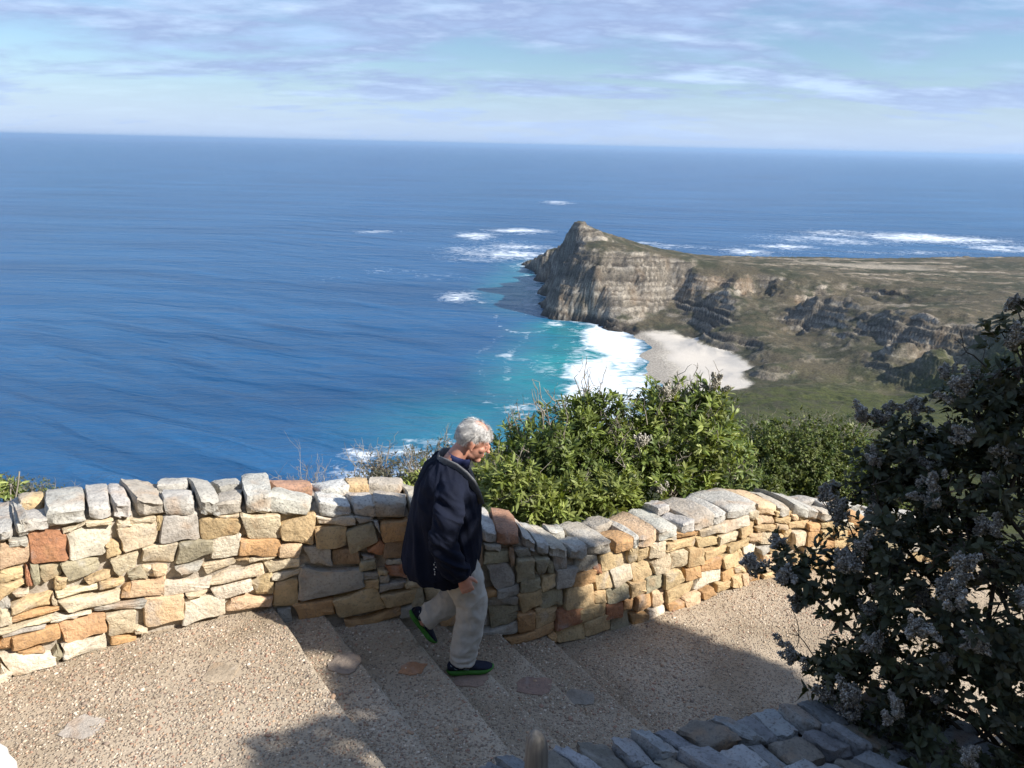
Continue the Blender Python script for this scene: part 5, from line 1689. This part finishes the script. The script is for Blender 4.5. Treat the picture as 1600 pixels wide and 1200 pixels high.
def build_person():
    M_SKIN = mat_skin()
    M_JACK = simple_mat('navy_windcheater', (0.0095, 0.0125, 0.025), 0.85, 0.25, 6, 0.3, 160, spec=0.12)
    M_TROU = simple_mat('stone_grey_trousers', (0.47, 0.445, 0.395), 0.9, 0.08, 30, 0.25, 300, spec=0.15)
    M_SHIRT = simple_mat('navy_shirt', (0.018, 0.026, 0.085), 0.85, 0.15, 40)
    M_BAND = simple_mat('grey_fleece_band', (0.13, 0.135, 0.145), 0.95, 0.2, 80, 0.3, 300)
    M_UPPER = simple_mat('dark_navy_mesh_shoe', (0.010, 0.013, 0.030), 0.7, 0.3, 120, 0.4, 500)
    M_SOLE = simple_mat('lime_green_sole', (0.045, 0.175, 0.025), 0.6, 0.15, 50)
    M_MARK = simple_mat('pale_print', (0.62, 0.64, 0.65), 0.6, 0.1, 50)
    M_MARKG = simple_mat('grey_print', (0.24, 0.30, 0.31), 0.5, 0.1, 50)
    M_HAIR = simple_mat('white_hair', (0.62, 0.605, 0.58), 0.6, 0.12, 60, spec=0.3)

    root = empty('person', (-0.2975, 4.338, -0.293))
    root.rotation_euler = (0, 0, math.radians(12))
    root.scale = (.975, .975, .975)
    tag(root, 'person with white hair in a dark jacket and pale trousers walking down the steps', 'person')

    # ---- head frame
    hp = math.radians(22)
    f = np.array((math.cos(hp), 0, -math.sin(hp)))
    u = np.array((math.sin(hp), 0, math.cos(hp)))
    yaw = math.radians(-6)
    Rz = np.array(((math.cos(yaw), -math.sin(yaw), 0), (math.sin(yaw), math.cos(yaw), 0), (0, 0, 1)))
    f, u = Rz @ f, Rz @ u
    l = np.cross(u, f)
    HR = np.stack([f, l, u], 1)
    HC = np.array((.084, 0, 1.530))

    def H(p):
        return HC + HR @ np.array(p, float)

    def he(c, r, n=14):
        return ellipsoid(H(c), r, HR, n)
    pcs = [he((-.010, 0, .030), (.099, .077, .093), 20), he((.026, 0, -.034), (.066, .060, .084), 18), he((.056, 0, -.100), (.033, .034, .024)),
           he((.012, 0, -.074), (.060, .056, .044)), he((.076, 0, .022), (.018, .047, .012)), he((.055, .040, -.024), (.026, .022, .022)),
           he((.055, -.040, -.024), (.026, .022, .022)), he((.086, 0, -.062), (.011, .023, .0065)), he((.083, 0, -.075), (.011, .021, .0065)),
           he((.110, 0, -.034), (.013, .014, .011)), he((.100, 0, -.012), (.013, .009, .024)), he((.078, .031, .002), (.012, .014, .011)), he((.078, -.031, .002), (.012, .014, .011))]
    for sgn in (1, -1):
        pcs.append(he((-.014, sgn * .079, -.006), (.020, .007, .030)))
        pcs.append(he((-.020, sgn * .083, .010), (.013, .006, .016)))
        pcs.append(he((-.006, sgn * .078, -.034), (.010, .006, .011)))
    pcs.append(tube_loft([(-.075, 0, 1.30, .075, .085), (-.045, 0, 1.40, .060, .064), (.000, 0, 1.46, .056, .058), (.045, 0, 1.51, .056, .056)]))
    # trunk and legs inside the clothes, so that the figure is whole
    pcs.append(ring_loft([(-.06, .72, .10, .14, 0), (-.06, .85, .11, .145, 0), (-.06, 1.0, .11, .145, 0), (-.07, 1.18, .12, .165, 0), (-.075, 1.31, .09, .14, 0), (-.07, 1.37, .05, .07, 0)]))
    pcs.append(tube_loft([(-.03, -.09, .80, .085, .08), (.060, -.1, .46, .058, .058), (.030, -.1, .28, .055, .055), (.012, -.1, .05, .040, .040)]))
    pcs.append(tube_loft([(-.06, .09, .80, .085, .08), (.075, .12, .46, .058, .058), (-.08, .12, .36, .052, .052), (-.245, .12, .245, .038, .038)]))
    # arms and hands
    def arm(pts):
        return tube_loft(pts, side=(0, 1, 0), sides=14)
    RA = [(-.06, -.19, 1.30, .055, .055), (-.125, -.262, 1.05, .045, .045), (-.06, -.268, .87, .034, .034), (-.022, -.262, .785, .027, .024)]
    LA = [(-.06, .19, 1.30, .055, .055), (-.115, .27, 1.05, .045, .045), (-.05, .262, .88, .034, .034), (-.015, .255, .80, .027, .024)]
    pcs += [arm(RA), arm(LA)]

    def hand(w, fw, dn, sd):
        """w wrist, fw towards the thumb side, dn along the hand, sd out of the back of the hand"""
        w, fw, dn, sd = (np.array(x, float) for x in (w, fw, dn, sd))
        fw, dn, sd = unit(fw), unit(dn), unit(sd)
        out = [tube_loft(np.array([[*(w - dn * .01), .026, .020], [*(w + dn * .03), .036, .018], [*(w + dn * .065), .042, .017], [*(w + dn * .092), .038, .014]]), side=sd, sides=14)]
        for i, (o_, ln) in enumerate(((.030, .068), (.010, .078), (-.011, .072), (-.031, .056))):
            k = w + fw * o_ + dn * .084
            p1 = k + dn * ln * .42 - sd * ln * .16
            p2 = p1 + dn * ln * .22 - sd * ln * .36
            p3 = p2 - dn * ln * .06 - sd * ln * .32
            out.append(tube_loft(np.array([[*k, .0105, .0105], [*(k * .5 + p1 * .5), .0098, .0098], [*p1, .0098, .0098], [*p2, .0088, .0088], [*p3, .0072, .0072]]), side=fw, sides=10))
        b = w + fw * .024 + dn * .022
        t1 = b + fw * .026 + dn * .022 - sd * .006
        t2 = t1 + fw * .012 + dn * .030 - sd * .010
        t3 = t2 + fw * .004 + dn * .022 - sd * .010
        out.append(tube_loft(np.array([[*b, .015, .014], [*t1, .0125, .0125], [*t2, .0105, .0105], [*t3, .0075, .0075]]), side=sd, sides=10))
        return out
    pcs += hand((-.020, -.262, .780), (.93, .10, .30), (.34, -.02, -.94), (-.05, -1, .0))
    pcs += hand((-.013, .255, .795), (.93, -.1, .3), (.34, .02, -.94), (0, 1, 0))
    fuse('body', pcs, .0046, M_SKIN, root, 3)

    # ---- hair: a close cap round the sides and back, thin on the crown
    r = np.random.default_rng(5)
    hv = []

    def hair_ok(d):
        x, y, z = d[:, 0], d[:, 1], d[:, 2]
        line = z > np.where(x > .25, .28 - .0 * x, np.where(x > -.15, -.02 - .5 * np.minimum(0, x), -.52 + .35 * np.maximum(0, x + .6)))
        ear = (np.abs(y) > .75) & (z < .02) & (x > -.35)
        return line & ~ear
    def bald(d):
        return np.exp(-(((d[:, 0] - .22) / .62) ** 4 + ((d[:, 1] + .05) / .55) ** 4)) * (d[:, 2] > .35)
    n = 60000
    d = unit(r.normal(0, 1, (n, 3)))
    ok = hair_ok(d) & (r.uniform(0, 1, n) > bald(d) * 1.02)
    d = d[ok][:20000]
    n = len(d)
    rad = np.array((.101, .079, .095))
    base = d * rad + np.array((-.010, 0, .030))
    nrm = unit(d / rad)
    flow = np.array((-.55, 0, -.45)) + np.stack([0 * d[:, 0], np.sign(d[:, 1]) * .35 * (d[:, 2] > .3), -.5 * (np.abs(d[:, 1]) > .5)], 1) + r.normal(0, .5, (n, 3))
    flow = unit(flow - (flow * nrm).sum(1, keepdims=True) * nrm)
    ln = r.uniform(.012, .040, (n, 1))
    mid = base + flow * ln * .5 + nrm * r.uniform(.002, .007, (n, 1))
    lift = sstep(.45, .8, vnoise(d[:, 0] * 5 + 8, d[:, 1] * 5 + d[:, 2] * 4, 98))[:, None]
    mid = mid + nrm * lift * .006
    tip = base + flow * ln + nrm * (r.uniform(.001, .008, (n, 1)) + lift * r.uniform(.004, .018, (n, 1)))
    sdv = np.cross(flow, nrm) * r.uniform(.0004, .0009, (n, 1))
    Q = np.stack([base - sdv, base + sdv, mid + sdv * .9, mid - sdv * .9, tip], 1)
    Vh = (HC + Q.reshape(-1, 3) @ HR.T)
    o5 = (np.arange(n) * 5)[:, None]
    Fq = np.concatenate([o5 + np.array([[0, 1, 2]]), o5 + np.array([[0, 2, 3]]), o5 + np.array([[3, 2, 4]])])
    # scalp cap under the strands
    cv, cf = ellipsoid((-.010, 0, .030), (.1003, .0783, .0943), None, 40)
    dd = unit((cv - np.array((-.010, 0, .030))) / rad)
    keep = hair_ok(dd) & (bald(dd) < .30)
    tri = []
    for q in cf:
        if all(keep[i] for i in q):
            tri.append((q[0], q[1], q[2]))
            if len(q) == 4:
                tri.append((q[0], q[2], q[3]))
    cvw = HC + (cv + dd * rad * .0) @ HR.T
    Vall = np.concatenate([Vh, cvw])
    Fall = np.concatenate([Fq, np.array(tri) + len(Vh)])
    # eyebrows
    clump = vnoise(d[:, 0] * 7 + 3, d[:, 1] * 7 + d[:, 2] * 5, 97)
    hc = np.clip(.34 + .50 * clump + r.normal(0, .12, n), .16, .88)[:, None] * np.array([[1, .975, .93]])
    vc = np.concatenate([np.repeat(hc, 5, 0), np.full((len(cvw), 3), .40)])
    mh, th_, bh = new_mat('white_hair')
    ah = N(th_, 'ShaderNodeVertexColor', layer_name='Col')
    th_.links.new(ah.outputs[0], bh.inputs['Base Color'])
    bh.inputs['Roughness'].default_value = 0.55
    mesh_obj('hair', Vall, Fall, mh, root, vcol=vc)

    # ---- shirt collar
    cpts = []
    for k in range(25):
        a = k / 24 * 2 * math.pi
        cpts.append((a,))
    V = []
    nseg = 28
    for k in range(nseg):
        a = k / nseg * 2 * math.pi
        for (rr, dz) in ((.074, -.02), (.070, .020), (.066, .038), (.061, .036), (.060, -.02)):
            x = -.010 + rr * 1.02 * math.cos(a)
            y = rr * 1.0 * math.sin(a)
            V.append((x - dz * -.35, y, 1.408 + dz + (-.35) * (x + .01)))
    F = [(k * 5 + i, ((k + 1) % nseg) * 5 + i, ((k + 1) % nseg) * 5 + (i + 1) % 5, k * 5 + (i + 1) % 5) for k in range(nseg) for i in range(5)]
    mesh_obj('shirt_collar', V, F, M_SHIRT, root, smooth=True)

    # ---- jacket
    tors = ring_loft([(-.135, .690, .205, .240, -.16), (-.128, .74, .222, .250, -.12), (-.105, .85, .230, .238, -.04), (-.09, 1.0, .222, .224, 0), (-.083, 1.13, .208, .226, 0),
                      (-.078, 1.25, .182, .226, 0), (-.080, 1.315, .152, .210, 0), (-.078, 1.36, .124, .185, 0), (-.072, 1.393, .096, .140, -.05), (-.058, 1.415, .076, .098, -.12)])
    sl_r = tube_loft([(-.070, -.160, 1.325, .075, .070), (-.085, -.222, 1.255, .090, .080), (-.112, -.278, 1.15, .086, .074), (-.135, -.306, 1.05, .086, .074), (-.100, -.308, .93, .082, .068), (-.055, -.288, .84, .078, .064), (-.030, -.275, .795, .062, .052)])
    sl_l = tube_loft([(-.075, .170, 1.345, .085, .075), (-.090, .225, 1.275, .10, .085), (-.110, .262, 1.16, .098, .086), (-.125, .278, 1.05, .095, .086), (-.090, .275, .93, .090, .078), (-.03, .26, .82, .066, .056)])

    def jfold(co, no):
        x, y, z = co[:, 0], co[:, 1], co[:, 2]
        slv = sstep(.235, .27, np.abs(y)) * sstep(1.38, 1.30, z)
        a = np.arctan2(y, x + .09)
        vert = 1 - np.abs(fbm(a * 2.6 + 1.8 * z, z * 2.2 + 4, 3, 91))
        diag = 1 - np.abs(fbm(x * 6 + z * 5, z * 5 - x * 8, 3, 92))
        arm_ = 1 - np.abs(fbm(z * 11 + x * 7, x * 7 + 2 + z * 3, 3, 93))
        up_ = sstep(1.02, 1.30, z)
        d_ = (vert - .75) * .040 * (1 - slv) * (.5 + .5 * sstep(1.3, .9, z)) + (diag - .75) * .034 * up_ * (1 - slv) + (arm_ - .75) * .055 * slv
        return np.clip(d_, -.022, .018)
    jk = fuse('jacket', [tors, sl_r, sl_l], .0075, M_JACK, root, 4, jfold)
    # cuff band of the sleeve
    cv_, cf_ = tube_loft([(-.040, -.273, .812, .072, .058), (-.033, -.270, .798, .070, .057), (-.028, -.268, .786, .064, .052)], sides=24)
    mesh_obj('cuff', cv_, cf_, M_JACK, root, smooth=True)
    # grey band: from the nape over the shoulder to the chest, both sides
    for sg in (-1, 1):
        pth = [(-.132, sg * .004, 1.405), (-.118, sg * .045, 1.422), (-.085, sg * .085, 1.425), (-.040, sg * .115, 1.412), (.008, sg * .135, 1.375), (.050, sg * .143, 1.325), (.085, sg * .140, 1.265), (.112, sg * .130, 1.18)]
        st = []
        for i, p in enumerate(pth):
            st.append((*p, .009, .036 if i < 6 else .024))
        v_, f_ = tube_loft(st, side=(.35, sg * .45, .6), sides=16, power=2.6)
        mesh_obj('collar_band', v_, f_, M_BAND, root, smooth=True)
    # zip edge and small pale print at the side of the jacket
    from mathutils.bvhtree import BVHTree
    dg = bpy.context.evaluated_depsgraph_get()
    bv = BVHTree.FromObject(jk, dg)
    Vp, Fp = [], []
    for i, (w_, h_) in enumerate(((.005, .008), (.004, .005), (.006, .009), (.005, .005), (.007, .008), (.005, .006), (.005, .009))):
        z_ = .885 - i * .0150
        x_ = -.175 - .0015 * (i % 3)
        hit_ = bv.ray_cast(Vector((x_, -.6, z_)), Vector((0, 1, 0)), 1.0)
        if hit_[0] is None:
            continue
        hp_, hn = hit_[0], hit_[1]
        ex = Vector((1, 0, 0)) - hn * hn.x
        ex.normalize()
        ez = hn.cross(ex)
        o_ = len(Vp)
        for dz in (.0012, .0028):
            for sx, sz in ((-1, -1), (1, -1), (1, 1), (-1, 1)):
                p_ = hp_ + hn * dz + ex * (sx * w_ * .5 + (.003 if i % 2 else -.002)) + ez * sz * h_ * .5
                Vp.append(tuple(p_))
        Fp += [tuple(o_ + q for q in t_) for t_ in ((0, 3, 2, 1), (4, 5, 6, 7), (0, 1, 5, 4), (1, 2, 6, 5), (2, 3, 7, 6), (3, 0, 4, 7))]
    if Vp:
        tag(mesh_obj('print', Vp, Fp, M_MARK, root), kind='stuff')
    # ---- trousers
    hips = ellipsoid((-.055, 0, .80), (.150, .170, .16), None, 18)
    rl = tube_loft([(-.030, -.088, .82, .125, .105), (.015, -.095, .66, .118, .102), (.058, -.100, .50, .100, .092), (.063, -.100, .42, .093, .088), (.045, -.100, .30, .090, .085), (.022, -.100, .17, .086, .082), (.010, -.100, .085, .082, .078)])
    ll = tube_loft([(-.060, .088, .82, .125, .105), (.010, .105, .64, .115, .10), (.055, .118, .52, .102, .092), (.055, .120, .455, .094, .088), (-.020, .120, .395, .090, .085), (-.11, .120, .335, .086, .082), (-.215, .120, .268, .080, .076)])

    def tfold(co, no):
        x, y, z = co[:, 0], co[:, 1], co[:, 2]
        e = 1 - np.abs(fbm(z * 7 + x * 5, x * 9 - z * 4, 3, 95))
        low = sstep(.32, .10, z) * (y < 0)
        ho = (1 - np.abs(fbm(z * 26, x * 5, 2, 96)))
        crease = np.exp(-((y + .10) / .012) ** 2) * (no[:, 0] > .5) * .006
        return np.clip((e - .75) * .022 + low * (ho - .7) * .02, -.012, .012) + crease
    fuse('trousers', [hips, rl, ll], .007, M_TROU, root, 3, tfold)

    # ---- shoes
    stn = [(0.000, .022, .030, .060), (.012, .031, .028, .085), (.040, .036, .026, .100), (.080, .037, .026, .104), (.115, .0375, .026, .098), (.150, .040, .026, .084),
           (.190, .0445, .026, .068), (.225, .0455, .027, .058), (.255, .041, .029, .051), (.278, .030, .032, .045), (.292, .012, .036, .040)]

    def shoe(pos, pitch, yaw_, label_side):
        sh = []
        ns = 16
        for x, w, z0, z1 in stn:
            ring = []
            for k in range(ns):
                a = k / ns * 2 * math.pi
                c_, s_ = math.cos(a), math.sin(a)
                yy = w * np.sign(c_) * abs(c_) ** .75
                zz = (z0 + z1) / 2 + (z1 - z0) / 2 * np.sign(s_) * abs(s_) ** .8
                yy *= 1 - .28 * max(0, s_)
                ring.append((x, yy, zz))
            sh.append(ring)
        V = np.array(sh).reshape(-1, 3)
        F = [(i * ns + k, i * ns + (k + 1) % ns, (i + 1) * ns + (k + 1) % ns, (i + 1) * ns + k) for i in range(len(stn) - 1) for k in range(ns)]
        F.append(tuple(range(ns)))
        F.append(tuple((len(stn) - 1) * ns + k for k in reversed(range(ns))))
        # sole
        ol = [(-.006, .0), (.0, .020), (.014, .034), (.045, .040), (.085, .040), (.13, .040), (.17, .045), (.21, .0495), (.245, .0475), (.275, .036), (.294, .018), (.300, 0)]
        ol = ol + [(x, -w) for x, w in reversed(ol[1:-1])]
        Vs = []
        m_ = len(ol)
        for (sc, z, up_) in ((.93, .004, 0), (.99, .010, 0), (1.0, .020, 0), (.965, .028, 0)):
            for x, w in ol:
                toe = max(0, (x - .20) / .10) ** 2 * .018 + max(0, (.02 - x) / .03) ** 2 * .006
                wave = .004 * math.sin(x * 60)
                Vs.append((.147 + (x - .147) * sc, w * sc, z + toe + (wave if z > .02 else 0)))
        Fs = [(i * m_ + k, (i + 1) * m_ + k, (i + 1) * m_ + (k + 1) % m_, i * m_ + (k + 1) % m_) for i in range(3) for k in range(m_)]
        Fs.append(tuple(range(m_)))
        Fs.append(tuple(3 * m_ + k for k in reversed(range(m_))))
        # marks on the outer side
        marks = []
        for pl in ([(.085, .052), (.115, .066), (.150, .062), (.118, .056), (.100, .044), (.135, .040)], [(.018, .075), (.050, .050), (.060, .044)]):
            st = []
            for x, z in pl:
                w = np.interp(x, [q[0] for q in stn], [q[1] for q in stn])
                zc = np.interp(x, [q[0] for q in stn], [(q[2] + q[3]) / 2 for q in stn])
                zh = np.interp(x, [q[0] for q in stn], [(q[3] - q[2]) / 2 for q in stn])
                s_ = np.clip((z - zc) / zh, -.98, .98)
                s0 = abs(s_) ** (1 / .8)
                c0 = math.sqrt(max(0, 1 - s0 * s0))
                yy = w * c0 ** .75 * (1 - .28 * max(0, s0 * np.sign(s_)))
                st.append((x, -yy - .0005, z, .0030, .0030))
            marks.append(tube_loft(st, side=(0, 1, 0), sides=6))
        # laces
        for x in (.125, .145, .165):
            zt_ = np.interp(x, [q[0] for q in stn], [q[3] for q in stn])
            marks.append(tube_loft([(x, -.020, zt_ - .010, .0022, .0022), (x, 0, zt_ + .001, .0022, .0022), (x, .020, zt_ - .010, .0022, .0022)], side=(1, 0, 0), sides=6))
        R = Matrix.Rotation(yaw_, 3, 'Z') @ Matrix.Rotation(pitch, 3, 'Y')
        R = np.array(R)
        T = np.array(pos)
        up_o = mesh_obj('shoe', V @ R.T + T, F, M_UPPER, root, smooth=True)
        mesh_obj('sole', np.array(Vs) @ R.T + T, Fs, M_SOLE, up_o, smooth=True)
        mv, mf, off = [], [], 0
        for v_, f_ in marks:
            mv.append(v_)
            mf += [tuple(i + off for i in q) for q in f_]
            off += len(v_)
        mesh_obj('shoe_trim', np.concatenate(mv) @ R.T + T, mf, M_MARKG, up_o, smooth=True)
    shoe((-.088, -.100, .002), 0.0, math.radians(-3), -1)
    shoe((-.315, .120, .325), math.radians(58), 0.0, -1)
    return root


build_person()
